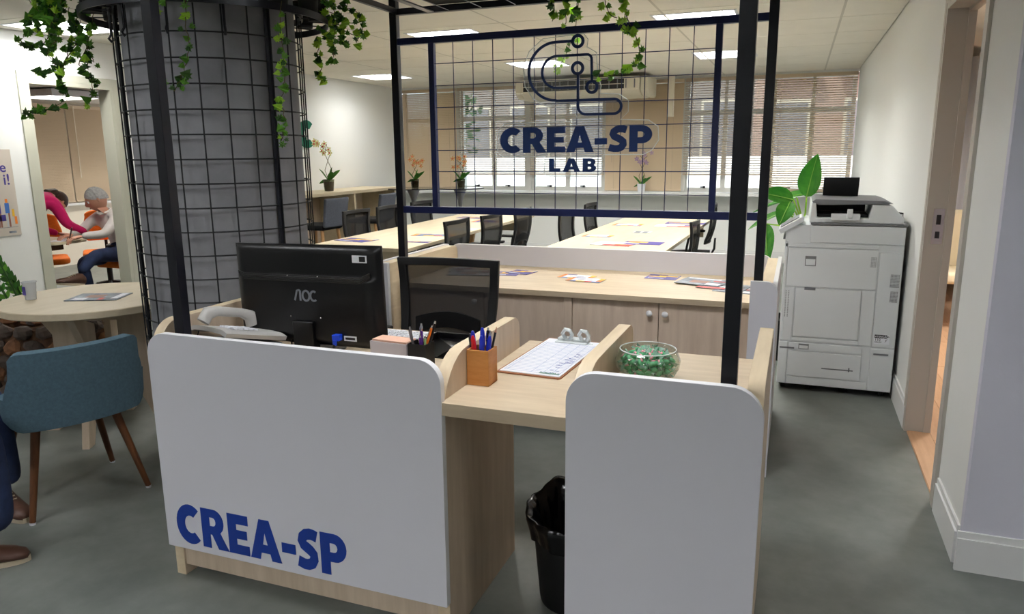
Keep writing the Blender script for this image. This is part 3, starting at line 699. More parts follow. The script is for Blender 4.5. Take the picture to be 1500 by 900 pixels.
# ================================================================== IVY
def leaf_mesh(name,size):
    L=[(0,-.28),(.30,-.50),(.28,-.20),(.74,-.12),(.30,.10),(.46,.52),(.13,.34),(0,.92),(-.13,.34),(-.46,.52),(-.30,.10),(-.74,-.12),(-.28,-.20),(-.30,-.50)]
    mb=MB(); vs=[(0,0,.04)]+[(a*size,b*size,-.10*size*abs(a)) for a,b in L]
    mb.add(vs,[(0,i+1,(i+1)%14+1) for i in range(14)]); return mb
lproto=[]
for mm in ('leafA','leafB','leafC'):
    mb=leaf_mesh(mm,.026); me=bpy.data.meshes.new('ivy_leaf'); me.from_pydata(mb.v,[],mb.f); me.materials.append(M[mm]); lproto.append(me)
def ivy(label,vines,weights,step=.021,group=None,spread=.02,jy=.05):
    p0=vines[0][0]; t=thing('ivy',label,'plant',p0,group=group); O=Vector(p0)
    for v in vines:
        off=random.uniform(-jy,jy); P=[Vector(p)+Vector((0,off,0)) for p in v]; Q=[]
        for i in range(len(P)-1):
            a,b=P[i],P[i+1]; c0=P[i-1] if i else a; c1=P[i+2] if i+2<len(P) else b
            for k in range(5):
                s=k/5; Q.append(.5*((2*a)+(b-c0)*s+(2*c0-5*a+4*b-c1)*s*s+(3*a-c0-3*b+c1)*s**3)+Vector((0,random.uniform(-.008,.008),0)))
        Q.append(P[-1]); MB().tube(Q,.0017,5).build('vine','stem',t,smooth=True)
        acc=0
        for i in range(1,len(Q)):
            acc+=(Q[i]-Q[i-1]).length
            while acc>=step:
                acc-=step*random.uniform(.7,1.3)
                me=random.choices(lproto,weights)[0]
                ob=bpy.data.objects.new('leaf',me); C.objects.link(ob); ob.parent=t
                ob.location=Q[i]-O+Vector((random.uniform(-1,1)*spread,random.uniform(-1,1)*spread,random.uniform(-1,.4)*spread))
                ob.rotation_euler=(random.uniform(.9,2.2),random.uniform(-.5,.5),random.uniform(-.9,.9)+math.radians(20)); s=random.uniform(.65,1.25); ob.scale=(s,s,s)
    return t
VL=[[(-3.24,2.6,2.2),(-3.25,2.6,2.11),(-3.25,2.6,2.02),(-3.34,2.6,2.01),(-3.46,2.6,2.02)],[(-3.12,2.6,2.16),(-3.12,2.6,2.04),(-3.18,2.6,1.93),(-3.28,2.6,1.88),(-3.37,2.6,1.89)],[(-3.01,2.6,2.09),(-3.04,2.6,2.01),(-3.11,2.6,1.94),(-3.18,2.6,1.85),(-3.15,2.6,1.78),(-3.25,2.6,1.72),(-3.38,2.6,1.71),(-3.43,2.6,1.68)],[(-2.97,2.55,2.12),(-2.95,2.5,2.0),(-3.02,2.5,1.9),(-3.07,2.6,1.85),(-3.12,2.6,1.74)],[(-3.17,2.6,2.22),(-3.15,2.6,2.12),(-3.22,2.6,2.06),(-3.22,2.6,1.99),(-3.28,2.6,1.98)],[(-3.06,2.6,2.24),(-3.04,2.6,2.15),(-3.13,2.6,2.1),(-3.08,2.6,2.01),(-3.04,2.6,1.92)],
[(-3.1,2.55,2.25),(-3.2,2.55,2.2),(-3.28,2.55,2.14),(-3.3,2.55,2.05)],[(-3.0,2.55,2.22),(-3.08,2.55,2.17),(-3.18,2.55,2.15),(-3.2,2.55,2.06)],[(-3.2,2.5,2.18),(-3.12,2.5,2.10),(-3.08,2.5,2.06),(-3.14,2.5,1.99)],[(-3.05,2.5,2.2),(-3.12,2.5,2.12),(-3.22,2.5,2.10),(-3.26,2.5,2.02)],[(-2.98,2.5,2.15),(-3.05,2.5,2.08),(-3.03,2.5,2.0),(-3.1,2.5,1.95),(-3.06,2.5,1.88)]]
VR=[[(-2.3,3.25,2.22),(-2.19,3.25,2.18),(-2.11,3.25,2.15),(-2.04,3.25,2.11),(-1.96,3.25,2.12)],[(-2.23,3.25,2.17),(-2.12,3.25,2.1),(-2.04,3.25,2.06),(-2.0,3.25,2.05)],[(-2.24,3.25,2.11),(-2.18,3.25,2.06),(-2.14,3.25,2.02),(-2.1,3.25,2.05),(-2.06,3.25,2.0)],[(-2.26,3.3,2.05),(-2.22,3.25,2.03),(-2.24,3.25,1.97),(-2.22,3.25,1.92),(-2.24,3.25,1.88),(-2.21,3.25,1.87)],[(-2.18,3.25,2.25),(-2.15,3.25,2.2),(-2.09,3.25,2.21)],[(-2.25,3.25,2.15),(-2.16,3.22,2.14),(-2.1,3.22,2.08)],[(-2.2,3.2,2.24),(-2.13,3.2,2.2),(-2.08,3.2,2.13),(-2.1,3.2,2.05)],[(-2.16,3.3,2.2),(-2.06,3.3,2.18),(-2.02,3.3,2.1),(-2.06,3.3,2.03)],[(-2.24,3.35,2.1),(-2.17,3.3,2.0),(-2.19,3.3,1.93)]]
ivy('ivy clump hanging at the left of the column, before the left doorway',VL,(5,2,4))
ivy('ivy clump hanging at the right of the column ring, bright against ceiling',VR,(4,4,2))
ivy('two ivy strands over the front of the column beside the left post',[[(-2.38,2.38,2.12),(-2.40,2.38,2.03),(-2.42,2.38,1.95),(-2.41,2.38,1.87),(-2.38,2.38,1.78)],[(-2.22,2.38,2.12),(-2.25,2.38,2.02),(-2.24,2.38,1.94),(-2.26,2.38,1.87),(-2.30,2.38,1.79),(-2.34,2.38,1.75)]],(5,1.5,4),step=.024,jy=.01)
ivy('long ivy strand down the right edge of the column',[[(-2.04,2.70,2.12),(-2.05,2.70,1.88),(-2.05,2.70,1.8),(-2.07,2.70,1.72),(-2.06,2.70,1.63),(-2.09,2.70,1.55)]],(4,4,2),step=.019,jy=.005)
ivy('ivy strand hanging from the canopy above the emblem',[[(-1.09,3.3,2.22),(-1.06,3.3,2.13),(-1.07,3.3,2.07)],[(-1.03,3.3,2.22),(-1.0,3.3,2.11),(-1.0,3.3,2.05)],[(-.95,3.3,2.2),(-.97,3.3,2.08)],[(-1.04,3.62,2.2),(-1.06,3.62,2.06),(-1.11,3.62,1.95),(-1.16,3.62,1.90)]],(3,6,1))
ivy('long ivy strand curling down over the sign grid right of the emblem',[[(-.84,3.3,2.22),(-.81,3.3,2.09),(-.77,3.3,2.06)],[(-.74,3.3,2.22),(-.72,3.3,2.07),(-.7,3.3,2.02),(-.67,3.3,1.96),(-.66,3.3,1.89),(-.7,3.3,1.84),(-.78,3.3,1.82),(-.84,3.3,1.82)],[(-.77,3.3,2.05),(-.74,3.3,2.01),(-.69,3.3,1.99)]],(3,6,1))

# ================================================================== THINGS ON THE DESK
mo=thing('monitor','black computer monitor seen from behind with AOC lettering','monitor',(-1.645,2.225,DZ+.0),rz=math.radians(-3))
W_,Hh=.650,.366; z0=.025
def shell(u,v):  # back of the monitor: bulge in the middle
    x=(u-.5)*W_; z=z0+v*Hh; e=min(u,1-u)/.06; g=min(v,1-v)/.07; k=min(1,max(0,e))*min(1,max(0,g))
    b=.020*k**.5; 
    if v<.70: b+=.014*min(1,e/1.4 if e>0 else 0)*min(1,(.70-v)/.03)
    return (-x,-b,z)
MB().grid(shell,60,48).build('back_shell','plastic_k',mo,smooth=2)
MB().box(-W_/2,W_/2,0,.016,z0,z0+Hh).build('bezel','plastic_k',mo,bevel=.004)
MB().box(-W_/2+.02,W_/2-.02,.016,.0165,z0+.02,z0+Hh-.02).build('screen','plastic_km',mo)
for k in range(4): MB().tube([(-W_/2+.03,-.030+.0015*k,z0+Hh*(.722-.017*k)),(-W_/2+.06,-.0335,z0+Hh*(.700-.017*k)),(W_/2-.07,-.0335,z0+Hh*(.700-.017*k)),(W_/2-.03,-.030,z0+Hh*(.745-.012*k))],.0030,6).build('groove_rib','plastic_k',mo,smooth=True)
MB().box(-.045,.045,-.05,-.01,.004,z0+.09).build('stand_neck','plastic_k',mo,bevel=.004)
MB().lathe([(.12,0),(.12,.006),(.10,.010)],(0,.02,.0005),32,sy=.75).build('stand_base','plastic_k',mo,smooth=True)
for x,z in ((-.06,z0+.255),(.075,z0+.255),(-.06,z0+.105),(.075,z0+.105)): MB().ball((x,-.0345,z),.0035,8,6).build('screw','chrome',mo,smooth=True)
mo2=mo
ORG['monitor']=Vector((0,0,0)); M['logogrey']=mat('logo_grey',(132,136,146),.4)
mo.rotation_euler=(0,math.radians(-1.3),math.radians(-3))
x=-.035
for chh,wd in (('a',.036),('o',.034),('c',.034)):
    me=filled([[(x+a*.042,b*.038) for a,b in l] for l in GL[chh][1]],.0006); flat_mesh('brand_letter',me,'logogrey',frameM((0,-.0352,z0+.165),(1,0,0),(0,0,1)),mo,label='grey raised letter on the monitor back'); x+=wd
t=MB().box(W_/2-.105,W_/2-.045,-.0225,-.0205,z0+Hh-.058,z0+Hh-.032).build('sticker','paper',mo,label='white barcode label')
MB().box(W_/2-.075,W_/2-.05,-.0232,-.0224,z0+Hh-.054,z0+Hh-.036).build('barcode','plastic_km',t)
v=MB().box(.136,.164,-.060,-.034,z0+.03,z0+.052).box(.142,.158,-.066,-.06,z0+.015,z0+.035).build('cable_plug','vga',mo,label='blue video connector',bevel=.002)
MB().tube([(.149,-.066,z0+.018),(.14,-.07,0),(.11,-.05,-.015),(.06,-.03,-.018)],.004,8).build('cable','plastic_km',v,smooth=True)
MB().box(.172,.225,-.0362,-.0345,z0+.028,z0+.046).build('sticker','paper',mo,label='white serial label')
MB().box(.178,.219,-.037,-.0361,z0+.033,z0+.041).build('barcode','plastic_km',bpy.data.objects['sticker.001'])
for k in range(2): MB().tube([(-.07+.03*k,-.02,z0+.06),(-.075+.03*k,-.028,z0+.01),(-.08+.035*k,-.02,.004)],.0025,6).build('cable','plastic_km',mo,smooth=True)

# telephone
ph=thing('office_telephone','beige desk telephone beside the monitor','telephone',(-1.852,2.078,DZ),rz=math.radians(-12))
MB().prism([(-.11,0.0),(.11,0.0),(.11,.035),(-.11,.075)],-.10,.10,'yz').build('foot','printerg',ph,bevel=.006)
tl=math.radians(-14)
b=MB().grid(lambda u,v:((u-.5)*.21,(v-.5)*.26,.012*math.sin(PI*u)**.3),8,10,th=-.016).xf(RX(tl)@RY(0),(0,0,.085)); b.build('base','phone',ph,smooth=True)
k_=MB()
for i in range(4):
    for j in range(5): k_.obox(Vector((.02+.022*(i-1),-.07+.022*j,.016)),(.014,.014,.006),Matrix.Identity(3))
k_.xf(RX(tl),(.0,0,.085)).build('keypad','paper',ph)
hs=MB().tube([(-.065,-.105,.022),(-.065,-.09,.055),(-.065,-.05,.064),(-.065,.05,.064),(-.065,.09,.055),(-.065,.105,.022)],[.024,.026,.018,.017,.026,.024],12,flat=.75)
hs.xf(RX(tl),(0,0,.085)).build('handset','phone',ph,smooth=True)
MB().tube([(-.09,-.10,.10)]+[(-.10+.012*math.cos(q),-.12-.004*q,.05+.012*math.sin(q)-.002*q) for q in [i*.6 for i in range(18)]],.002,5).build('coiled_cord','plastic_km',ph,smooth=True)
# keyboard behind the phone/monitor
kb=thing('keyboard','pale computer keyboard behind the monitor','keyboard',(-1.52,2.45,DZ))
MB().box(-1.75,-1.30,2.38,2.52,DZ+.0005,DZ+.018).build('body','phone',kb,bevel=.004)
q=MB()
for i in range(18):
    for j in range(5): q.box(-1.74+i*.0242,-1.74+i*.0242+.019,2.39+j*.025,2.39+j*.025+.019,DZ+.018,DZ+.025)
q.build('keys','paper',kb,kind='stuff')

# note block holder
nb=thing('note_block','grey note holder with a block of peach paper at the panel edge','notepad',(-1.25,2.12,DZ),rz=math.radians(-4))
MB().box(-.073,.073,-.02,-.016,.0005,.088).box(-.073,-.069,-.016,.05,.0005,.088).box(.069,.073,-.016,.05,.0005,.088).box(-.073,.073,.05,.054,.0005,.088).box(-.069,.069,-.016,.05,.0005,.004).build('holder','notegrey',nb,bevel=.001)
MB().box(-.067,.067,-.014,.048,.0045,.094).build('paper_stack','notepeach',nb)

def pen(label,c,top,z,L,col,kind,group=None):
    """pen standing in a cup: c foot point, top point"""
    a=Vector(c); b=Vector(top); d=(b-a).normalized(); b=a+d*L
    t=thing('pen' if kind!='pencil' else 'pencil',label,'pen' if kind!='pencil' else 'pencil',tuple(a),group=group)
    if kind=='cap':
        MB().tube([a,a+d*(L-.058)],.0042,8).build('barrel','penclear',t,smooth=True)
        MB().tube([a+d*(L-.06),a+d*(L-.012),b],[.0088,.0074,.0038],8).build('cap',col,t,smooth=True)
        sd=Vector((-.8,-.5,0)); MB().tube([b-d*.006+sd*.004,b-d*.04+sd*.0075],.0016,6).build('clip',col,t)
    elif kind=='pencil':
        MB().tube([a,b-d*.018],.0038,6).build('barrel',col,t)
        MB().tube([b-d*.018,b],[.0038,.0008],6).build('tip','skin',t)
    else:
        MB().tube([a,b],.0046,8).build('barrel',col,t,smooth=True)
        MB().tube([b,b+d*.008],[.004,.003],8).build('end_cap','chrome',t,smooth=True)
        MB().tube([b+Vector((-.003,-.005,-.002)),b-d*.035+Vector((-.003,-.005,0))],.0014,5).build('clip','chrome',t)
    return t
# black mesh cup with pens
cp=thing('pen_cup','black mesh pen cup behind the rounded panel corner','cup',(-1.125,2.10,DZ))
MB().box(-1.16,-1.095,2.07,2.135,DZ+.0005,DZ+.004).box(-1.16,-1.158,2.07,2.135,DZ+.004,DZ+.10).box(-1.097,-1.095,2.07,2.135,DZ+.004,DZ+.10).box(-1.158,-1.097,2.07,2.072,DZ+.004,DZ+.10).box(-1.158,-1.097,2.133,2.135,DZ+.004,DZ+.10).build('body','plastic_km',cp)
base=(-1.125,2.10,DZ+.006)
for lab,dx,dy,tx,ty,L,col,kd in (('orange pen leaning right in the black cup',-.008,-.01,.030,.01,.150,'penor','s'),('black pen with chrome end leaning right in the black cup',.004,.006,.036,.016,.162,'black','s'),('purple pen upright in the black cup',0,0,.0,.005,.132,'penpu','s'),('clear pen beside the purple one in the black cup',-.005,.012,-.006,.016,.146,'penclear','s'),('silver scissor-like pen at the left of the black cup',-.012,-.006,-.034,-.008,.140,'steel','s'),('dark purple pen low in the black cup',.006,-.012,.006,-.018,.115,'penpu','s'),('pale green marker in the black cup',.012,-.008,.022,-.012,.112,'pengr','s')):
    pen(lab,(base[0]+dx,base[1]+dy,base[2]),(base[0]+tx,base[1]+ty,base[2]+.13),0,L,col,kd)
tr_=thing('document_tray','black letter tray with glossy papers on the desk','tray',(-1.15,2.38,DZ),rz=0)
MB().box(-1.28,-1.02,2.26,2.52,DZ+.0005,DZ+.006).box(-1.28,-1.274,2.26,2.52,DZ+.006,DZ+.028).box(-1.026,-1.02,2.26,2.52,DZ+.006,DZ+.028).box(-1.274,-1.026,2.514,2.52,DZ+.006,DZ+.028).build('tray','plastic_k',tr_,bevel=.001)
# bamboo box with pens
bx=thing('pen_box','square bamboo pen box against the middle divider','pen holder',(-.893,2.055,DZ))
a0,a1,b0,b1=-.926,-.853,2.02,2.093
MB().box(a0,a1,b0,b0+.006,DZ+.0005,DZ+.113).box(a0,a1,b1-.006,b1,DZ+.0005,DZ+.113).box(a0,a0+.006,b0+.006,b1-.006,DZ+.0005,DZ+.113).box(a1-.006,a1,b0+.006,b1-.006,DZ+.0005,DZ+.113).box(a0+.006,a1-.006,b0+.006,b1-.006,DZ+.0005,DZ+.006).build('body','bamboo',bx,bevel=.001)
bc=(-.89,2.056,DZ+.008)
for lab,dx,dy,tx,ty,L,col,kd in (('red capped pen in the bamboo box',-.006,-.018,-.018,-.02,.148,'capred','cap'),('blue capped pen at the left of the bamboo box',-.014,-.004,-.023,-.008,.160,'capblue','cap'),('tallest blue capped pen at the back of the bamboo box',.0,.012,-.004,.018,.165,'capblue','cap'),('blue capped pen at the front of the bamboo box',.012,-.018,.010,-.022,.150,'capblue','cap'),('blue capped pen leaning right in the bamboo box',.014,-.006,.028,-.006,.148,'capblue','cap'),('black capped pen leaning left out of the bamboo box',-.018,.010,-.034,.0,.150,'black','cap'),('black pen behind the blue ones in the bamboo box',.008,.012,.012,.02,.158,'black','s'),('white tipped black pen in the bamboo box',.018,.012,.022,.016,.150,'penclear','s'),('black pencil with pink tip leaning right in the bamboo box',.010,.004,.033,.016,.175,'black','pencil')):
    pen(lab,(bc[0]+dx,bc[1]+dy,bc[2]),(bc[0]+tx,bc[1]+ty,bc[2]+.12),0,L,col,kd)

# clipboard
cb=thing('clipboard','brown hardboard clipboard with a ruled sign-in sheet','clipboard',(-.765,2.41,DZ),rz=math.radians(-3))
MB().prism(rr2(-.112,.112,-.245,.165+.08,.01,.01,.01,.01),.0005,.0045,'xy').build('board','hardboard',cb)
ps=MB().box(-.104,.106,-.235,.225,.0046,.007).build('sheet','paper',cb)
ln=MB()
for k in range(24): y=-.215+.0165*k; ln.box(-.096,.098,y,y+.0012,.0071,.0074)
for x in (-.096,-.085,-.0,.04,.07,.097): ln.box(x,x+.001,-.215,.17,.0074,.0076)
ln.build('ruled_lines','ink',ps,kind='stuff')
ln=MB()
for k in range(26): x=random.uniform(.05,.085); y=random.uniform(-.21,.06); ln.tube([(x,y,.0078),(x+.004,y+.003,.0078),(x+.008,y-.002,.0078),(x+.013,y+.002,.0078)],.0006,4)
ln.build('handwriting','inkb',ps,kind='stuff')
ln=MB()
for k in range(14): x=.03+.005*k; ln.box(x,x+.003,-.222,-.222+random.uniform(.012,.02),.0077,.008)
for k in range(18): x=-.06+.008*k; ln.box(x,x+.004,.19,.195,.0077,.008)
ln.build('printed_mark','green',ps,kind='stuff')
MB().box(-.062,.062,.17,.232,.0075,.011).box(-.06,.06,.195,.232,.011,.02)  .build('clip_plate','clipw',cb,bevel=.002)
for x in (-.02,.045): MB().tube([(x-.01,.20,.02),(x-.018,.19,.04),(x-.006,.185,.058),(x+.012,.185,.055),(x+.02,.19,.038),(x+.01,.20,.02)],.0075,8).build('clip_wing','clipw',cb,smooth=True,label='pale winged clip lever')

# glass bowl with wrapped sweets
BX,BY=-.405,2.245
bw=thing('glass_bowl','round clear glass bowl full of green wrapped sweets','bowl',(BX,BY,DZ))
pr=[(.0,.001),(.045,.001),(.07,.012),(.098,.045),(.102,.07),(.088,.104),(.085,.104),(.0985,.07),(.0945,.047),(.068,.016),(.04,.005),(.0,.005)]
MB().lathe([(max(r,.0001),z+.0005) for r,z in pr],(BX,BY,DZ),40,capb=False,capt=False).build('bowl','bowl',bw,smooth=2)
MB().tube([(BX+.0868*math.cos(2*PI*j/40),BY+.0868*math.sin(2*PI*j/40),DZ+.1048) for j in range(40)],.0016,6,closed=True).build('rim','acedge',bw,smooth=True)  # pale tube: the highlight along the glass rim, put in as colour
def candy_mesh(i):
    mb=MB(); mb.ball((0,0,0),.0115,10,6,0,(1.15,.9,.7))
    for s in (-1,1): mb.grid(lambda u,v:(s*(.011+.012*u),(v-.5)*(.006+.018*u),.004*math.sin(v*19+i)*u),2,7,1)
    mb.box(-.008,.006,-.004,.003,.0078,.0084,2); return mb
cds=[]
for i in range(3):
    o=candy_mesh(i).build('wrapped_candy',['candyG','candyW','candyP'],None,smooth=2); cds.append(o.data); me=o.data
    if i: bpy.data.objects.remove(o)
    else: first=o
n=0
for lz in range(5):
    z=.019+.0155*lz; R_=[.045,.066,.078,.080,.058][lz]
    pts=[]
    for i in range(-4,5):
        for j in range(-4,5):
            x=(i+.5*(j%2))*.0235; y=j*.021
            if math.hypot(x,y)<R_: pts.append((x,y))
    for x,y in pts:
        ob=first if n==0 else bpy.data.objects.new('wrapped_candy',cds[n%3]); n+=1
        if ob is not first: C.objects.link(ob)
        ob.location=(BX+x+random.uniform(-.003,.003),BY+y+random.uniform(-.003,.003),DZ+z+random.uniform(-.002,.003))
        ob.rotation_euler=(random.uniform(-.9,.9),random.uniform(-.9,.9),random.uniform(0,6)); ob.scale=(1.12,1.12,1.12)
        tag(ob,'green wrapped sweet with pink print heaped in the glass bowl','candy','sweets in the glass bowl')

# ================================================================== OFFICE CHAIR TYPE
def make_office_chair(label,group=None,wide=.50,tall=.40):
    t=thing('office_chair',label,'chair',local=True,group=group)   # local +Y is the way the chair faces
    MB().grid(lambda u,v:((u-.5)*(.48-.04*abs(v-.5)),-.20+.46*v,.455+.025*math.sin(PI*u)*.6-.02*v**3),10,10,th=-.055).build('seat','fabric_k',t,smooth=True)
    def bp(u,v): # backrest surface
        wv=wide*(.90+.10*v); return ((u-.5)*wv,-.215-.055*v-.03*math.sin(PI*u)*1+.03*(1-math.sin(PI*v)),.57+tall*v)
    MB().grid(lambda u,v:bp(.04+.92*u,.03+.94*v),12,10,th=.004).build('back_mesh','mesh_k',t,smooth=True)
    L=[]
    for i in range(11): L.append(bp(0,i/10))
    for i in range(1,11): L.append(bp(i/10,1))
    for i in range(9,-1,-1): L.append(bp(1,i/10))
    for i in range(9,0,-1): L.append(bp(i/10,0))
    inner=MB(); n=len(L); ctr=Vector(bp(.5,.5)); vs=[]
    for p in L:
        p=Vector(p); q=p+(ctr-p)*.0; d=Vector((ctr.x-p.x,0,ctr.z-p.z)); s=.052/max(abs(d.x)/(wide/2),abs(d.z)/(tall/2),.2)
        q=p+Vector((d.x*.17,0,d.z*.17)); vs += [p+Vector((0,.012,0)),q+Vector((0,.012,0)),q-Vector((0,.012,0)),p-Vector((0,.012,0))]
    fs=[(4*i+k,4*((i+1)%n)+k,4*((i+1)%n)+(k+1)%4,4*i+(k+1)%4) for i in range(n) for k in range(4)]
    MB().add(vs,fs).build('back_frame','plastic_km',t,bevel=.004)
    MB().tube([(0,-.10,.42),(0,-.22,.40),(0,-.27,.50),(0,-.275,.62)],[.02,.022,.022,.018],8,flat=.6).build('back_bracket','plastic_km',t,smooth=True)
    MB().grid(lambda u,v:((u-.5)*.34,-.222-.02*math.sin(PI*u)-.004,.63+.08*v+.03*math.sin(PI*u)),8,3,th=-.01).build('lumbar_support','plastic_km',t,smooth=True)
    for s in (-1,1):
        MB().tube([(s*.20,.02,.41),(s*.275,.02,.42),(s*.285,.0,.55),(s*.28,-.02,.66)],.013,8).build('arm_post','plastic_km',t,smooth=True)
        MB().box(s*.28-.035,s*.28+.035,-.13,.12,.655,.68).build('armrest','plastic_km',t,bevel=.008)
    MB().tube([(0,0,.41),(0,0,.10)],[.028,.025],10).build('column','chrome',t,smooth=True)
    for k in range(5):
        a=2*PI*k/5+.3; MB().tube([(0,0,.12),(.16*math.cos(a),.16*math.sin(a),.105),(.29*math.cos(a),.29*math.sin(a),.07)],[.024,.018,.012],8,flat=.8).build('base_leg','plastic_km',t,smooth=True)
        x,y=.29*math.cos(a),.29*math.sin(a); mb=MB().tube([(x-.014,y,.028),(x-.004,y,.028)],.028,10).tube([(x+.004,y,.028),(x+.014,y,.028)],.028,10); mb.build('caster','rubber',t,smooth=True)
    return t
oc=place(make_office_chair('black mesh receptionist chair behind the desk, back to the cabinets',wide=.53,tall=.43),-1.545,2.96,0,PI+.05)
CHS=[(-3.90,6.43,-PI/2,'mesh chair at left table, nearest on its window-bar side'),(-3.90,7.05,-PI/2+.05,'mesh chair at left table, middle of its bar side'),(-3.90,7.82,-PI/2-.05,'mesh chair at left table, farthest on its bar side'),
(-2.90,5.70,PI/2,'mesh chair at left table, nearest on its aisle side'),(-2.83,6.30,PI/2,'mesh chair at left table, second on its aisle side'),(-2.80,7.05,PI/2,'mesh chair at left table, third on its aisle side'),
(-1.78,6.7,-PI/2,'mesh chair at right table, nearer one on its aisle side'),(-1.87,7.9,-PI/2,'mesh chair at right table, farther one on its aisle side'),
(-.99,6.2,PI/2,'mesh chair at right table, nearer one by the right wall'),(-1.04,8.1,PI/2,'mesh chair at right table, farther one by the right wall')]
for x,y,rz,l in CHS: dup(oc,'black '+l,(x,y,0),rz,'chairs around the meeting tables').scale=(.93,.93,.95)

# ================================================================== MEETING TABLES
def meeting_table(label,near,far,w_,z=.75):
    c=Vector(((near[0]+far[0])/2,(near[1]+far[1])/2,0)); d=Vector((far[0]-near[0],far[1]-near[1],0)); L=d.length; rz=math.atan2(-d.x,d.y)
    t=thing('meeting_table',label,'table',tuple(c),rz=rz)
    MB().box(-w_/2,w_/2,-L/2,L/2,z-.03,z).build('tabletop','birch_light',t,bevel=.002)
    MB().box(-w_/2+.06,w_/2-.06,-L/2+.08,-L/2+.10,z-.19,z-.031).build('apron','birch_light',t)
    MB().box(-w_/2+.06,w_/2-.06,L/2-.10,L/2-.08,z-.19,z-.031).build('apron','birch_light',t)
    for sy in (-1,1):
        for sx in (-1,1):
            y=sy*(L/2-.12); MB().obox((sx*(w_/2-.13),y,(z-.03)/2),(.05,.05,z-.045),RY(sx*-.22)@Matrix.Identity(3)).build('leg','beech',t)
    return t
meeting_table('long pale meeting table at the left, seen under the sign grid',(-3.36,5.2),(-3.46,8.6),.93)
meeting_table('long pale meeting table at the right, behind the storage counter rail',(-1.40,5.15),(-1.36,8.5),.96)

def sheet(name,label,cat,cx,cy,z,w_,d_,rot,base,patches=(),th=.0015,group=None):
    o=MB().box(-w_/2,w_/2,-d_/2,d_/2,0,th)
    names=[base]
    for (u0,v0,u1,v1,mm) in patches:
        if mm not in names: names.append(mm)
        o.box(-w_/2+u0*w_,-w_/2+u1*w_,-d_/2+v0*d_,-d_/2+v1*d_,th,th+.0004,names.index(mm))
    o.xf(RZ(rot),(cx,cy,z+.0006)); ob=o.build(name,names); return tag(ob,label,cat,group)
PUR=[(.05,.45,.6,.62,'yellow'),(.35,.62,.95,.8,'yellow'),(.1,.1,.6,.16,'paper'),(.6,.8,.98,.96,'pgrey')]
WHI=[(.0,.0,.12,1,'oran'),(.12,0,.3,.2,'pblue'),(.3,0,.55,.2,'yellow'),(.55,0,.75,.2,'red'),(.75,0,1,.2,'pblue'),(.85,.2,1,.6,'oran'),(.25,.5,.7,.56,'purple'),(.85,.6,1,1,'yellow'),(0,.85,.4,1,'purple')]
MAG=[(.05,.82,.8,.95,'paper'),(.25,.25,.65,.6,'pskin'),(.0,.0,.35,.22,'pdark'),(.65,.1,.95,.35,'paper'),(.7,.6,.96,.7,'red')]
RED=[(.3,.0,1,.3,'red'),(.55,.3,1,.45,'oran'),(.7,.5,1,.9,'purple'),(.1,.6,.5,.64,'pdark'),(.1,.7,.45,.74,'pdark')]
ZC=DZ
sheet('leaflet','purple and yellow leaflet on the counter beside the receptionist chair','leaflet',-1.60,4.07,ZC,.17,.13,.1,'purple',PUR)
sheet('leaflet','purple leaflet overlapping its twin nearest the chair back','leaflet',-1.52,4.14,ZC+.002,.15,.13,-.2,'purple',PUR)
sheet('leaflet','white colourful edged card, rear one of two on the counter','leaflet',-1.16,4.09,ZC,.20,.12,-.12,'paper',WHI)
sheet('leaflet','white colourful edged card, front one of two on the counter','leaflet',-1.08,3.985,ZC+.0022,.20,.12,-.1,'paper',WHI)
sheet('leaflet','purple and yellow leaflet in the middle right of the counter','leaflet',-.69,4.225,ZC,.18,.15,-.08,'purple',PUR)
sheet('magazine','topmost grey magazine of the pile at the right end of the counter','magazine',-.45,4.10,ZC+.006,.25,.21,-.25,'pdark',MAG,.003)
sheet('magazine','red magazine under the grey one on the counter','magazine',-.33,4.00,ZC+.003,.25,.18,-.2,'pdark',[(.0,.0,.6,.25,'red'),(.1,.3,.6,.5,'paper'),(.65,.1,.95,.3,'red')],.0024)
sheet('magazine','dark magazine at the right end of the counter pile','magazine',-.26,3.93,ZC,.21,.16,-.2,'pdark',MAG,.0024)
sheet('magazine','dark magazine seen through the receptionist chair mesh','magazine',-1.80,4.03,ZC,.26,.2,.2,'pdark',MAG,.003)
sheet('magazine','grey magazine beside the one behind the chair mesh','magazine',-1.92,4.13,ZC,.14,.2,.35,'pdark',MAG,.003)
ZT=.751
sheet('leaflet','long purple leaflet at the near left end of the left table','leaflet',-3.62,5.62,ZT,.34,.22,-.2,'purple',PUR)
sheet('leaflet','grey white brochure in the middle of the left table','leaflet',-3.14,6.18,ZT,.40,.16,.15,'pdark',WHI)
sheet('leaflet','small purple leaflet at the near right corner of the left table','leaflet',-3.04,5.66,ZT,.24,.10,.1,'purple',PUR)
sheet('leaflet','pale grey sheet farther along the left table','leaflet',-3.10,6.75,ZT,.28,.2,.1,'pgrey')
sheet('leaflet','purple leaflet at the far end of the left table','leaflet',-3.55,8.0,ZT,.34,.2,0,'purple',PUR)
sheet('leaflet','white card with coloured edge at the far end of the left table','leaflet',-3.2,7.6,ZT,.3,.2,0,'purple',WHI)
sheet('brochure','open white and red brochure nearest on the right table','brochure',-1.38,5.98,ZT,.34,.24,-.15,'paper',RED,.004)
sheet('leaflet','purple and orange leaflet next to the red brochure on the right table','leaflet',-1.17,6.12,ZT,.32,.2,-.05,'purple',[(.1,.3,.4,.9,'oran'),(.4,.5,.6,.8,'yellow')])
sheet('leaflet','white card with coloured ends on the left edge of the right table','leaflet',-1.66,6.52,ZT,.26,.16,-.05,'paper',WHI,.003)
sheet('leaflet','grey printed square in the centre of the right table','leaflet',-1.34,6.95,ZT,.17,.17,0,'pgrey',[(.1,.1,.4,.9,'pdark'),(.55,.1,.8,.9,'pdark')])
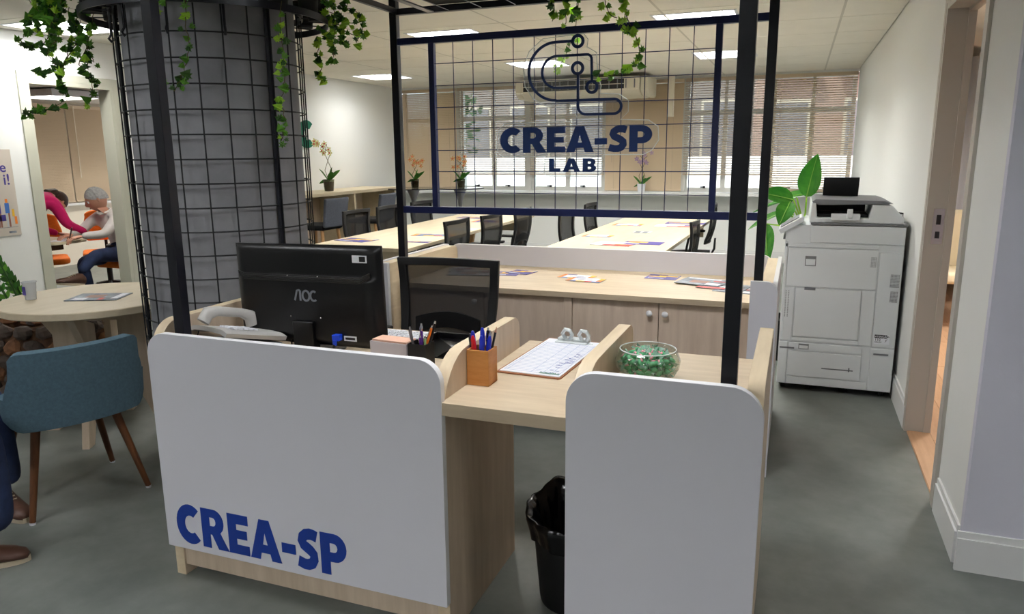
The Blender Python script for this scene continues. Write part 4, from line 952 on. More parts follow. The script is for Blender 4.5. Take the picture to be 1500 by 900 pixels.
sheet('leaflet','white card with coloured ends at the far left of the right table','leaflet',-1.62,7.62,ZT,.3,.2,0,'paper',WHI,.003)
sheet('brochure','white and red brochure at the far right of the right table','brochure',-1.13,7.62,ZT,.4,.25,0,'paper',RED,.004)
sheet('leaflet','purple leaflet behind the far red brochure','leaflet',-1.08,7.98,ZT,.4,.24,0,'purple',PUR)

# ================================================================== COPIER
pr=thing('copier','tall white office copier with scanner lid standing against the right wall','copier',(.27,4.95,.077))
PY=4.6
MB().box(-.047,.578,PY+.004,5.27,.115,1.075).build('body','printer',pr,bevel=.006)
def face(name,x0,x1,z0,z1,d=.006,mm='printer',lab=None): return MB().box(x0,x1,PY+.004-d,PY+.006,z0,z1).build(name,mm,pr,bevel=.0025,label=lab)
face('side_cover',.458,.576,.382,.93); face('side_cover',-.046,-.030,.385,.985)
face('side_cover',.455,.576,.118,.374); face('top_cover',.089,.577,.975,1.072); face('top_cover',-.046,.45,.945,.968)
bp_=MB()
for a in ((-.026,.450,.714,.940),(-.030,.022,.386,.708),(.386,.452,.386,.708),(.024,.384,.386,.408)): bp_.box(a[0],a[1],PY-.003,PY+.006,a[2],a[3])
bp_.build('side_door','printer',pr,bevel=.0015)
hatch=face('bypass_hatch',.029,.379,.415,.705,.009)
MB().box(.075,.135,PY-.0062,PY-.004,.696,.712).build('hatch_grip','printerg',hatch)
face('lower_door',.010,.408,.170,.322,.008); face('lower_cover',-.045,.005,.118,.374); face('lower_cover',.010,.408,.330,.374); face('lower_cover',.010,.45,.118,.164)
for a in ((.068,.127,.838,.896),): 
    h=MB().box(a[0],a[1],PY-.0045,PY-.003,a[2],a[3]).build('door_handle','printerg',pr); MB().box(a[0]+.004,a[1]-.004,PY-.006,PY-.0045,a[2]+.004,a[2]+.040).build('handle_flap','printer',h)
h=MB().box(.065,.122,PY-.004,PY-.0025,.338,.370).build('door_handle','printerg',pr); MB().box(.069,.118,PY-.0055,PY-.004,.342,.360).build('handle_flap','printer',h)
MB().box(-.04,.042,PY-.0035,PY-.002,.335,.345).box(.47,.548,PY-.0035,PY-.002,.335,.345).build('grip_slot','printerg',pr)
for (x0,x1,z0,z1,nx,nz) in ((.522,.570,.735,.812,7,9),(.528,.568,.65,.715,6,8),(-.026,-.018,.53,.692,1,16),(-.012,-.002,.53,.692,1,16),(.415,.445,.845,.905,4,7)):
    q=MB()
    for i in range(nx):
        for j in range(nz): q.box(x0+(x1-x0)*i/nx,x0+(x1-x0)*(i+.55)/nx,PY-.0042,PY-.002,z0+(z1-z0)*j/nz,z0+(z1-z0)*(j+.5)/nz)
    q.build('vent','printerg',pr,kind='stuff')
MB().box(.20,.37,PY-.0045,PY-.0035,.225,.232).box(.345,.352,PY-.0045,PY-.0035,.22,.245).build('tray_mark','printerg',pr)
sk=MB().box(.466,.546,PY-.0035,PY-.002,.402,.458).build('voltage_sticker','paper',pr,label='white ATENÇÃO 110 VOLTS sticker')
MB().prism([(.468,.437),(.530,.437),(.545,.447),(.530,.457),(.468,.457)],PY-.0042,PY-.0034,'xz').build('sticker_band','plastic_km',sk)
text('ATENÇÃO',(.470,PY-.0043,.4415),(1,0,0),(0,0,1),.0148,'paper',sk); text('110',(.470,PY-.0037,.421),(1,0,0),(0,0,1),.0200,'plastic_km',sk); text('VOLTS',(.470,PY-.0037,.409),(1,0,0),(0,0,1),.0120,'plastic_km',sk)
MB().prism([(.520,.412),(.531,.422),(.527,.424),(.538,.434),(.524,.427),(.529,.424)],PY-.0042,PY-.0034,'xz').build('lightning_mark','plastic_km',sk)
MB().box(.085,.585,PY+.0,5.28,1.078,1.088).build('scanner_gap','printerg',pr)
# feeder lid on top
MB().prism([(.075,1.088),(.563,1.088),(.566,1.12),(.50,1.19),(.40,1.194),(.385,1.118),(.115,1.118),(.105,1.20),(.082,1.203)],PY+.015,5.20,'xz').build('scanner_lid','printer',pr,bevel=.006)
MB().box(.115,.385,PY+.05,5.15,1.12,1.135).build('output_tray','plastic_km',pr)
MB().box(.19,.34,PY+.0,PY+.05,1.105,1.142).box(.27,.30,PY-.006,PY+.0,1.118,1.170).build('paper_guide','printer',pr,bevel=.003)
MB().prism([(.082,1.205),(.10,1.222),(.46,1.216),(.505,1.200),(.40,1.195),(.12,1.188)],PY+.02,5.18,'xz').build('feeder_tray','printerg',pr,bevel=.004)
MB().box(.105,.385,PY+.32,PY+.33,1.136,1.194).build('feeder_opening','plastic_km',pr)
R=RX(math.radians(20)); MB().obox((.248,5.02,1.262),(.20,.008,.15),R).build('raised_tray','plastic_km',pr,bevel=.003)
MB().obox((-.02,4.72,1.07),(.145,.26,.03),RY(math.radians(-32))).build('control_panel','printer',pr,bevel=.005)
MB().obox((-.029,4.72,1.086),(.115,.20,.004),RY(math.radians(-32))).build('panel_screen','printerg',pr)
MB().box(.0,.05,4.68,4.78,.99,1.05).build('panel_arm','printer',pr,bevel=.01)
MB().box(-.06,.085,PY+.01,4.95,.988,1.000).build('output_shelf','printerg',pr,bevel=.002)
MB().box(-.03,.56,PY+.03,5.25,.106,.115).build('base_plate','plastic_km',pr)
for x in (-.01,.13,.34,.53):
    for y in (4.66,5.2): mb=MB().tube([(x-.012,y,.095),(x+.012,y,.095)],.0172,12).box(x-.010,x+.010,y-.014,y+.014,.098,.114); mb.build('caster','rubber',pr,smooth=True)
MB().tube([(.57,5.0,1.12),(.605,5.0,1.12),(.618,5.0,1.04),(.606,5.05,.9),(.612,5.1,.5),(.60,5.0,.3),(.58,5.0,.25)],.008,8).build('power_cable','plastic_km',pr,smooth=True)

pr.scale=(1.054,)*3; pr.location=(.2847,5.219,0)
# ================================================================== DUMB CANE PLANT behind the copier
pt=thing('dumb_cane_plant','large leaved green pot plant behind the storage counter by the copier','plant',(.0,5.62,0))
MB().lathe([(.11,0),(.15,.28),(.16,.28),(.16,.31),(.145,.31),(.14,.27)],(0,5.62,0),24).build('pot','pot',pt,smooth=True)
MB().tube([(0,5.62,.27),(.01,5.6,.6),(.02,5.58,.92)],[.02,.017,.012],8).build('stalk','leafA',pt,smooth=True)
def big_leaf(base,tip,wid,nrm,parent):
    b,t_=Vector(base),Vector(tip); d=t_-b; L=d.length; d.normalize(); n=Vector(nrm); s=d.cross(n).normalized(); n=s.cross(d)
    def fn(u,v):
        w_=wid*math.sin(PI*min(1,u**.75))**.8; q=(v-.5)*2
        return b+d*(L*u)+s*(q*w_*.5)+n*(.18*w_*abs(q)+.006*math.sin(u*60)*abs(q)*(1-abs(q)) - .10*L*u*u)
    lf=MB().grid(fn,16,8).build('leaf','leafD',parent,smooth=2)
    MB().tube([b+n*.004,b+d*L*.5+n*(.004-.025*L),b+d*L*.97+n*(.004-.094*L)],[.004,.003,.001],5).build('midrib','vein',lf)
for b,t_,w_,n_ in (((.06,5.35,1.19),(.10,5.3,1.47),.15,(-.3,-1,.2)),((-.02,5.35,1.17),(-.24,5.3,1.23),.13,(0,-.8,.6)),((-.04,5.3,1.16),(-.10,5.2,1.02),.12,(-.2,-1,.3)),((-.06,5.3,1.10),(-.30,5.2,1.00),.08,(0,-.3,1)),((-.18,5.2,1.02),(-.16,5.05,.78),.12,(-.3,-1,.1)),((-.1,5.5,1.17),(.13,5.5,1.23),.09,(0,-.4,.9)),((.0,5.4,1.18),(-.33,5.6,1.08),.10,(0,-.3,1))):
    big_leaf(b,t_,w_,n_,pt); MB().tube([(.02,5.58,.9),((.02+b[0])/2+.02,(5.58+b[1])/2,(b[2]+.9)/2+.03),b],[.007,.006,.005],6).build('leaf_stalk','leafB',pt,smooth=True)

# ================================================================== BACK OF THE ROOM
ac=thing('air_conditioner','cream split air conditioner hung under the ceiling before the windows','air conditioner',(-2.8,10.1,2.18))
A0,A1=-3.66,-1.86
L=[(9.72,2.44),(10.38,2.46),(10.38,2.20),(9.86,2.20),(9.72,2.27)]
MB().prism(L,A0+.10,A1-.10,'yz').build('body','acunit',ac,bevel=.01)
for a,b in ((A0,A0+.10),(A1-.10,A1)): MB().prism([(y+(.02 if y<9.8 else 0),z) for y,z in L],a,b,'yz').build('end_cap','acunit',ac,bevel=.03)
g=MB().box(A0+.13,A1-.30,9.715,9.725,2.29,2.41).build('air_grille','plastic_km',ac)
for k in range(14): x=A0+.2+.11*k; MB().box(x,x+.012,9.706,9.716,2.295,2.405).build('vane','printerg',ac)
MB().box(A0+.13,A1-.30,9.70,9.712,2.345,2.352).build('louvre_bar','acunit',ac)
MB().box(-1.70,-1.62,10.3,10.38,1.95,2.48).build('pipe_duct','acunit',ac)
# bar counter on left wall
bt=thing('bar_counter','tall pale bar counter along the left wall with an orchid on it','counter',(-5.55,7.4,0))
MB().box(XL+.03,-5.30,6.3,9.35,1.0,1.04).build('countertop','birch_light',bt,bevel=.002)
for y in (6.34,8.28,9.31): MB().box(XL+.04,-5.32,y-.02,y+.02,0,1.0).build('upright','birch_light',bt)
MB().box(XL+.03,XL+.05,6.36,8.26,.25,1.0).box(XL+.03,XL+.05,8.30,9.29,.25,1.0).build('back_panel','birchv',bt)
def make_stool(label):
    t=thing('bar_stool',label,'stool',local=True)
    MB().grid(lambda u,v:((u-.5)*(.40+.03*v),-.19-.05*v-.03*math.sin(PI*u),.70+.32*v),10,8,th=.045).build('backrest','greyfab',t,smooth=True,bevel=.012)
    MB().box(-.20,.20,-.20,.20,.66,.72).build('seat','fabric_k',t,bevel=.025)
    for sx in (-1,1):
        for sy in (-1,1): MB().tube([(sx*.15,sy*.15,.67),(sx*.21,sy*.21,0)],[.02,.014],8).build('leg','beech',t,smooth=True)
    MB().tube([(-.19,-.19,.2),(.19,-.19,.2),(.19,.19,.2),(-.19,.19,.2)],.008,6,closed=True).build('foot_ring','black',t)
    return t
s0=place(make_stool('grey upholstered bar stool just right of the column cage'),-5.10,7.15,0,PI/2)
dup(s0,'grey upholstered bar stool before the end panel of the bar counter',(-4.98,8.05,0),PI/2+.1)
# poseur tables
def poseur(label,x,y,r,z=1.02):
    t=thing('poseur_table',label,'table',(x,y,0))
    MB().lathe([(r,z-.012),(r,z)],(x,y,0),40).build('tabletop','glass',t); MB().lathe([(r,z-.014),(r+.006,z-.014),(r+.006,z+.001),(r,z+.001),(r,z-.014)],(x,y,0),40,capb=False,capt=False).build('rim','black',t)
    MB().lathe([(.2,0),(.2,.012),(.03,.03),(.022,.06),(.022,.7),(.035,.85),(.09,z-.03),(.14,z-.016)],(x,y,0),20).build('pedestal','steel',t,smooth=True)
    MB().lathe([(r-.05,z-.016),(r-.05,z-.013)],(x,y,0),30).build('under_plate','black',t) if 'dark' in label else None
poseur('dark glass poseur table left of the sign post with an orchid',-5.05,9.35,.36)
poseur('clear glass poseur table behind the left edge of the sign grid',-4.42,9.55,.33)
def orchid(label,x,y,z,h,pet,pot='potg',lean=.05,s=1):
    t=thing('orchid',label,'orchid',(x,y,z))
    MB().lathe([(.05*s,.001),(.062*s,.12*s),(.066*s,.125*s),(.058*s,.12*s)],(x,y,z),18,capt=False).build('pot',pot,t,smooth=True)
    MB().lathe([(.045*s,.004),(.055*s,.10*s)],(x,y,z),14).build('bark_mix','bark',t)
    for k,(a,l,up) in enumerate(((.2,.15,.17),(2.9,.13,.18),(1.2,.08,.20),(3.6,.12,.02),(-.6,.09,.15))):
        b=Vector((x,y,z+.11*s)); d=Vector((math.cos(a)*l,math.sin(a)*l*.5,up))*s; tip=b+d; sd=d.cross(Vector((0,0,1))).normalized() if d.cross(Vector((0,0,1))).length>0 else Vector((1,0,0)); n=sd.cross(d).normalized()
        MB().grid(lambda u,v:b+d*u+Vector((0,0,-.05*u*u*s))+(n*.35+Vector((0,0,.65)))*0+(Vector((-d.z,0,d.x)).normalized()*.6+sd*.5)*((v-.5)*.06*s*math.sin(PI*min(1,.12+u*.88))**.7),8,4,th=.002).build('leaf','leafP',t,smooth=True)
    for k in range(2):
        q=[(x+(.01*k),y,z+.1*s),(x+(-.04 if k else .05)*s,y,z+h*.45),(x+(.04 if k else -.03)*s,y,z+h*.8),(x+(.05-.10*k)*s+lean,y-.02,z+h)]
        MB().tube(q,.0035,6).build('flower_stem','stem',t,smooth=True)
        for i in range(5):
            c=Vector(q[-1])+Vector((random.uniform(-.07,.07),random.uniform(-.03,.03),random.uniform(-.10,.05)))*s
            fl_=MB()
            for j in range(5):
                a=2*PI*j/5+i; fl_.add([c,c+Vector((math.cos(a-.45)*.024,-.004,math.sin(a-.45)*.024))*s,c+Vector((math.cos(a)*.038,-.008,math.sin(a)*.038))*s,c+Vector((math.cos(a+.45)*.024,-.004,math.sin(a+.45)*.024))*s],[(0,1,2,3)])
            o=fl_.build('flower',pet,t); MB().ball(c+Vector((0,-.012,0)),.009*s,8,6).build('flower_centre','red' if pet!='petP' else 'petP',o)
orchid('yellow flowered orchid in a clear pot on the bar counter',-5.55,8.05,1.0405,.58,'petY',s=1.15,lean=-.04)
orchid('orange flowered orchid on the dark poseur table by the left corner',-5.02,9.35,1.0215,.40,'petO',lean=.03)
orchid('orange flowered orchid on the clear glass table behind the grid',-4.38,9.5,1.0215,.38,'petO',lean=-.0)
orchid('violet flowered orchid on the sill before the closed tan blind',-2.04,10.42,.936,.50,'petP',pot='paper',lean=.03,s=.95)
tag(MB().box(-.90,-.82,YB-.008,YB,.10,.22).box(-.88,-.84,YB-.011,YB-.008,.13,.19).build('wall_socket','whiteedge',bevel=.002),'white double wall socket low on the back wall behind the right table','socket')
sc_=thing('wall_sign','green round letter sign on the left wall beyond the cage','sign',(XL,8.1,1.72))
flat_mesh('letter',filled([[(a*.34,b*.34) for a,b in l] for l in GL['C'][1]],.012),'green',frameM((XL+.014,7.95,1.58),(0,1,0),(0,0,1)),sc_,label='letter C')
flat_mesh('letter',filled([[(a*.30,b*.34) for a,b in l] for l in GL['R'][1]],.012),'green',frameM((XL+.014,7.62,1.58),(0,1,0),(0,0,1)),sc_,label='letter R')

# ================================================================== LEFT FOREGROUND: round table, chairs, planter
rt=thing('round_table','round pale table with a magazine and a plastic cup beside the column','table',(-3.545,2.9,0))
TXc,TYc,TR_=-3.545,2.9,.462
MB().lathe([(TR_-.004,.712),(TR_,.716),(TR_,.746),(TR_-.004,.75)],(TXc,TYc,0),64).build('tabletop','birch_light',rt,smooth=True)
for a in (math.radians(28),math.radians(118)):
    prof=[(-.34,0),(-.27,0),(-.14,.30),(-.10,.50),(-.10,.62),(.10,.62),(.10,.50),(.14,.30),(.27,0),(.34,0),(.30,.16),(.24,.34),(.24,.55),(.34,.70),(.34,.711),(-.34,.711),(-.34,.70),(-.24,.55),(-.24,.34),(-.30,.16)]
    if a>1.5: 
        for s in (-1,1):
            pp=[(s*x,z) for x,z in ((.022,.0),(.022,.711))]
            half=[(max(x,.022) if s>0 else min(x,-.022),z) for x,z in prof if (x*s>0)]
            half=half if s>0 else half
            MB().prism(half,-.018,.018,'xz').xf(RZ(a),(TXc,TYc,0)).build('base_board','birchv',rt)
    else: MB().prism(prof,-.018,.018,'xz').xf(RZ(a),(TXc,TYc,0)).build('base_board','birchv',rt)
sheet('magazine','grey magazine lying on the round table','magazine',-3.50,2.885,.7505,.20,.27,-1.15,'pdark',MAG,.004)
cu_=thing('plastic_cup','clear ribbed plastic cup with blue print on the round table','cup',(-3.80,2.72,.7505))
MB().lathe([(.026,.001),(.034,.092),(.037,.095),(.037,.098),(.033,.096),(.0255,.004)],(-3.80,2.72,.7505),24,capt=False).build('cup','cupclear',cu_,smooth=True)
MB().box(-3.80-.012,-3.80+.012,2.72-.034,2.72-.0325,.78,.825).build('print','purple',cu_)
def make_tub(label):
    t=thing('tub_chair',label,'chair',local=True)
    def sh(u,v):
        a=(u-.5)*2; wx=.243*math.sin(a*1.25)/math.sin(1.25); y=-.235+.12*(1-math.cos(a*1.25))
        c=min(1,(1-abs(a))/.30); zz0=.405+.0*(a*a); zt=.74
        cz=(zt+zz0)/2; hh=(zt-zz0)/2*(1-(1-math.sqrt(max(0,1-(1-c)**2)))*.92)
        return (wx,y-.035*v,cz+hh*(2*v-1))
    MB().grid(sh,28,10,th=.045).build('backrest','teal',t,smooth=True,bevel=.014)
    MB().prism([(.26*math.cos(a)**1 if False else .255*math.cos(a)*(1 if abs(math.cos(a))<.7 else 1),.02+.235*math.sin(a)) for a in [2*PI*i/28 for i in range(28)]],.385,.47,'xy').build('seat','teal',t,bevel=.02)
    for sx,sy in ((-1,-1),(1,-1),(-1,1),(1,1)):
        lg=MB().tube([(sx*.15,sy*.13,.41),(sx*.235,sy*.215,.008)],[.020,.0125],12).build('leg','walnut',t,smooth=True)
        MB().lathe([(.012,0),(.013,.009)],(sx*.235,sy*.215,0),10).build('foot_cap','paper',lg)
    return t
tc0=place(make_tub('teal upholstered tub chair with walnut legs pulled to the round table'),-3.0,2.23,0,math.radians(68.8))
dup(tc0,'teal tub chair of the seated visitor at the left frame edge',(-3.42,1.60,0),-math.radians(68))
dup(tc0,'teal tub chair on the far side of the round table, mostly hidden',(-3.35,3.72,0),PI-.2)
# gabion planter with ZZ plant
gp=thing('stone_planter','planter of stacked rust brown stones behind the round table','planter',(-4.28,3.25,0))
MB().lathe([(.36,0),(.38,.2),(.34,.50),(.30,.50),(.30,.42)],(-4.28,3.25,0),28).build('core','bark',gp)
for lev in range(6):
    nn=17
    for k in range(nn):
        a=2*PI*(k+.5*(lev%2))/nn; r=.385-.012*max(0,lev-2); z=.05+.088*lev
        mb=MB().ball((0,0,0),.062,8,5,0,(1,.65,.72)); mb.v=[p*random.uniform(.82,1.12) for p in mb.v]
        mb.xf(RZ(a+PI/2)@RX(random.uniform(-.4,.4))@RY(random.uniform(-.5,.5)),(-4.28+r*math.cos(a),3.25+r*math.sin(a),z)).build('stone',random.choice(['rockA','rockB','rockB']),gp)
for k in range(26):
    a=random.random()*6.28; r=.28*random.random()**.5; mb=MB().ball((0,0,0),.05,7,4,0,(1.1,.7,.45)); mb.xf(RZ(a)@RX(random.uniform(-.5,.5)),(-4.28+r*math.cos(a),3.25+r*math.sin(a),.51+random.uniform(0,.03))).build('stone',random.choice(['rockA','rockB']),gp)
zz=thing('zz_plant','dark green leafy stems rising from the stone planter beside the poster wall','plant',(-4.45,3.2,.50))
for (tx,ty,tz,bx,by) in ((-4.86,3.15,1.12,-4.46,3.15),(-4.72,3.0,.98,-4.46,3.1),(-5.05,3.3,1.0,-4.5,3.2),(-4.95,3.05,.84,-4.5,3.1),(-4.75,3.2,.86,-4.5,3.2)):
    b=Vector((bx,by,.50)); t_=Vector((tx,ty,tz)); mid=(b+t_)/2+Vector((.05,0,.08)); P=[(1-s)**2*b+2*s*(1-s)*mid+s*s*t_ for s in [i/12 for i in range(13)]]
    MB().tube(P,[.011-.0007*i for i in range(13)],6).build('stem','leafC',zz,smooth=True)
    for i in range(3,13):
        for sd in (-1,1):
            d=(P[i]-P[i-1]).normalized(); s=d.cross(Vector((.35,-1,.1))).normalized()*sd; dd=(s*.8+d*.7).normalized(); n=dd.cross(d).normalized(); q=P[i]; L_=.062*(1.15-.04*i)
            MB().grid(lambda u,v:q+dd*L_*u+(dd.cross(Vector((.3,-1,.2))).normalized())*((v-.5)*.030*math.sin(PI*min(1,u**.8)))+Vector((0,-.01*u,.0)),6,2).build('leaf',random.choice(['leafP','leafA','leafC']),zz,smooth=2)
# poster
M['posterbg']=mat('poster_beige',(206,196,184),.7)
po=thing('poster','beige poster with purple lettering and drawn figures beside the left doorway','poster',(XL+.004,4.0,.86))
MB().box(XL+.001,XL+.005,3.62,4.22,.88,1.56).build('sheet','posterbg',po)
x=XL+.0056; U=(0,1,0)
def patch(y0,z0,y1,z1,mm,nm='drawn_shape'): MB().box(XL+.005,XL+.0056,y0,y1,z0,z1).build(nm,mm,po)
text('e',(x,4.115,1.385),U,(0,0,1),.11,'purple',po,ext=.0004); text('i!',(x,4.13,1.285),U,(0,0,1),.12,'purple',po,ext=.0004); text('Venha',(x,3.70,1.38),U,(0,0,1),.11,'purple',po,ext=.0004) if False else None
for (yy,cc) in ((4.06,'purple'),(4.13,'pblue')):
    MB().lathe([(.012,0),(.016,.012),(.010,.03)],(0,0,0),10).xf(None,(0,0,0)); patch(yy-.018,1.06,yy+.018,1.14,cc,'drawn_torso'); patch(yy-.016,.95,yy-.002,1.06,'pgrey' if cc!='purple' else 'pskin','drawn_leg'); patch(yy+.002,.95,yy+.016,1.06,'pskin','drawn_leg'); patch(yy-.010,1.142,yy+.010,1.172,'oran','drawn_head')
patch(4.03,1.0,4.11,1.05,'purple'); patch(4.165,1.03,4.185,1.09,'yellow'); patch(4.18,.97,4.20,1.03,'oran'); patch(4.04,.945,4.2,.948,'pdark'); patch(4.12,.90,4.18,.915,'pdark')

# waste bin
bn=thing('waste_bin','black waste bin with a glossy liner under the middle counter','bin',(-.625,2.215,0))
MB().lathe([(.118,.001),(.122,.02),(.146,.30),(.142,.30),(.118,.02)],(-.625,2.215,0),40,capt=False).build('bucket','plastic_km',bn,smooth=True)
def lin_(u,v):
    a=2*PI*u; r0_=.152+.004*math.sin(a*9)+.003*math.sin(a*17+1)
    pts_=[(r0_-.004,.235+.006*math.sin(a*5)),(r0_+.003,.27),(r0_+.014,.31),(r0_+.010+.006*math.sin(a*4),.345+.028*math.sin(a)+.008*math.sin(a*6)),(r0_-.012,.325+.024*math.sin(a)),(r0_-.03+.006*math.sin(a*11),.27),(r0_-.045+.008*math.sin(a*8),.18),(r0_-.05,.08),(.03,.035)]
    q=v*(len(pts_)-1); i=min(int(q),len(pts_)-2); f=q-i; rr_=pts_[i][0]*(1-f)+pts_[i+1][0]*f; z=pts_[i][1]*(1-f)+pts_[i+1][1]*f
    return (-.625+rr_*math.cos(a),2.215+rr_*math.sin(a),z)
MB().grid(lin_,96,24).build('liner','bag',bn,smooth=2)

# ================================================================== LEFT ROOM FURNITURE
def make_task(label):
    t=thing('task_chair',label,'chair',local=True)
    MB().grid(lambda u,v:((u-.5)*.44*(.86+.14*math.sin(PI*min(1,v*1.2))),-.22-.05*v+.03*(2*u-1)**2,.56+.34*v*(1-.10*(2*u-1)**4)),12,8,th=-.05).build('backrest','orange',t,smooth=True,bevel=.015)
    MB().prism(rr2(-.24,.24,-.22,.24,.1,.1,.06,.06),.40,.465,'xy').build('seat','orange',t,bevel=.02)
    MB().tube([(0,-.1,.39),(0,-.26,.40),(0,-.285,.60)],.016,8,flat=.6).build('back_bracket','plastic_km',t,smooth=True)
    MB().tube([(0,0,.40),(0,0,.08)],.03,10).build('column','plastic_km',t)
    for k in range(5):
        a=2*PI*k/5+.2; MB().tube([(0,0,.11),(.28*math.cos(a),.28*math.sin(a),.065)],[.022,.014],6).build('base_leg','plastic_km',t); MB().ball((.28*math.cos(a),.28*math.sin(a),.026),.0255,8,6).build('caster','rubber',t)
    return t
tk=place(make_task('orange task chair the white haired man sits on'),-6.38,5.66,0,PI)
dup(tk,'orange task chair behind the table between the two people',(-7.21,6.12,0),-math.radians(130))
dup(tk,'orange task chair behind the arm of the person in pink',(-7.35,5.45,0),-math.radians(125))
dt=thing('side_room_table','rounded pale table in the left room the two people lean on','table',(-6.85,5.07,0))
MB().prism(rr2(-7.3,-6.40,4.85,5.28,.12,.12,.12,.12),.69,.715,'xy').build('tabletop','birch_light',dt,bevel=.003)
MB().box(-7.0,-6.6,4.92,5.12,.62,.69).build('apron','walnut',dt); MB().box(-6.94,-6.86,5.0,5.08,.03,.62).build('column','plastic_km',dt); MB().box(-7.1,-6.66,4.92,5.16,0,.03).build('foot_plate','plastic_km',dt)
sheet('paper','loose white paper on the left room table under the hands','paper',-6.53,5.06,.7155,.16,.24,.3,'paper')

# ================================================================== PEOPLE
def skin_body(name,joints,bones,regions,parent,origin=None,sub=2):
    """joints: name->(pos,radius); one skinned continuous surface, faces coloured by the nearest bone"""
    names=list(joints); me=bpy.data.meshes.new(name)
    O=ORG[parent.name]
    me.from_pydata([Vector(joints[n][0])-O for n in names],[(names.index(a),names.index(b)) for a,b in bones],[])
    ob=bpy.data.objects.new(name,me); C.objects.link(ob)
    sk=ob.modifiers.new('skin','SKIN'); sk.use_smooth_shade=True
    for i,n in enumerate(names):
        r=joints[n][1]; r=r if isinstance(r,tuple) else (r,r)
        me.skin_vertices[0].data[i].radius=r; me.skin_vertices[0].data[i].use_root=(i==0)
    ss=ob.modifiers.new('s','SUBSURF'); ss.levels=sub; ss.render_levels=sub
    bpy.context.view_layer.update()
    nm=bpy.data.meshes.new_from_object(ob.evaluated_get(bpy.context.evaluated_depsgraph_get()))
    bpy.data.objects.remove(ob); mats=sorted(set(regions.values())); 
    nm.materials.clear()
    for q in mats: nm.materials.append(M[q])
    P={n:Vector(joints[n][0])-O for n in names}
    for f in nm.polygons:
        best=None;bd=1e9
        for a,b in bones:
            A,B=P[a],P[b]; d=B-A; t=max(0,min(1,(f.center-A).dot(d)/max(d.length_squared,1e-9))); dist=(f.center-(A+d*t)).length
            if dist<bd: bd=dist; best=(a,b)
        f.material_index=mats.index(regions.get(best,regions.get('*'))); f.use_smooth=True
    nm.name=name; ob=bpy.data.objects.new(name,nm); C.objects.link(ob); ob.parent=parent; ORG[ob.name]=O
    return ob
def hand(parent,wrist,direction,palm_up,side,curl=.5,mm='skin',s=1.0):
    """palm plus five unequal bent fingers in one mesh"""
    w_=Vector(wrist); d=Vector(direction).normalized(); n=Vector(palm_up).normalized(); r=d.cross(n).normalized()*side; n=r.cross(d).normalized() if side>0 else d.cross(r).normalized()
    mb=MB(); mb.tube([w_-d*.01,w_+d*.03*s,w_+d*.085*s],[.026*s,.040*s,.038*s],10,flat=.42)
    for k,(off,L) in enumerate(((-.030,.062),(-.010,.074),(.010,.070),(.029,.054))):
        b=w_+d*.082*s+r*off*s; c=curl*(.8+.1*k)
        p1=b+(d*math.cos(c*.5)-n*math.sin(c*.5))*L*.42*s; p2=p1+(d*math.cos(c)-n*math.sin(c))*L*.33*s; p3=p2+(d*math.cos(c*1.5)-n*math.sin(c*1.5))*L*.25*s
        mb.tube([b-d*.015*s,b,p1,p2,p3],[.0095*s,.0095*s,.0088*s,.008*s,.006*s],7)
    b=w_+d*.030*s-r*.030*s; mb.tube([b,b+(d*.6-r*.8-n*.2).normalized()*.035*s,b+(d*.6-r*.8-n*.2).normalized()*.035*s+(d*.95-r*.2-n*.3).normalized()*.03*s],[.013*s,.011*s,.008*s],7)
    return mb.build('hand',mm,parent,smooth=True)
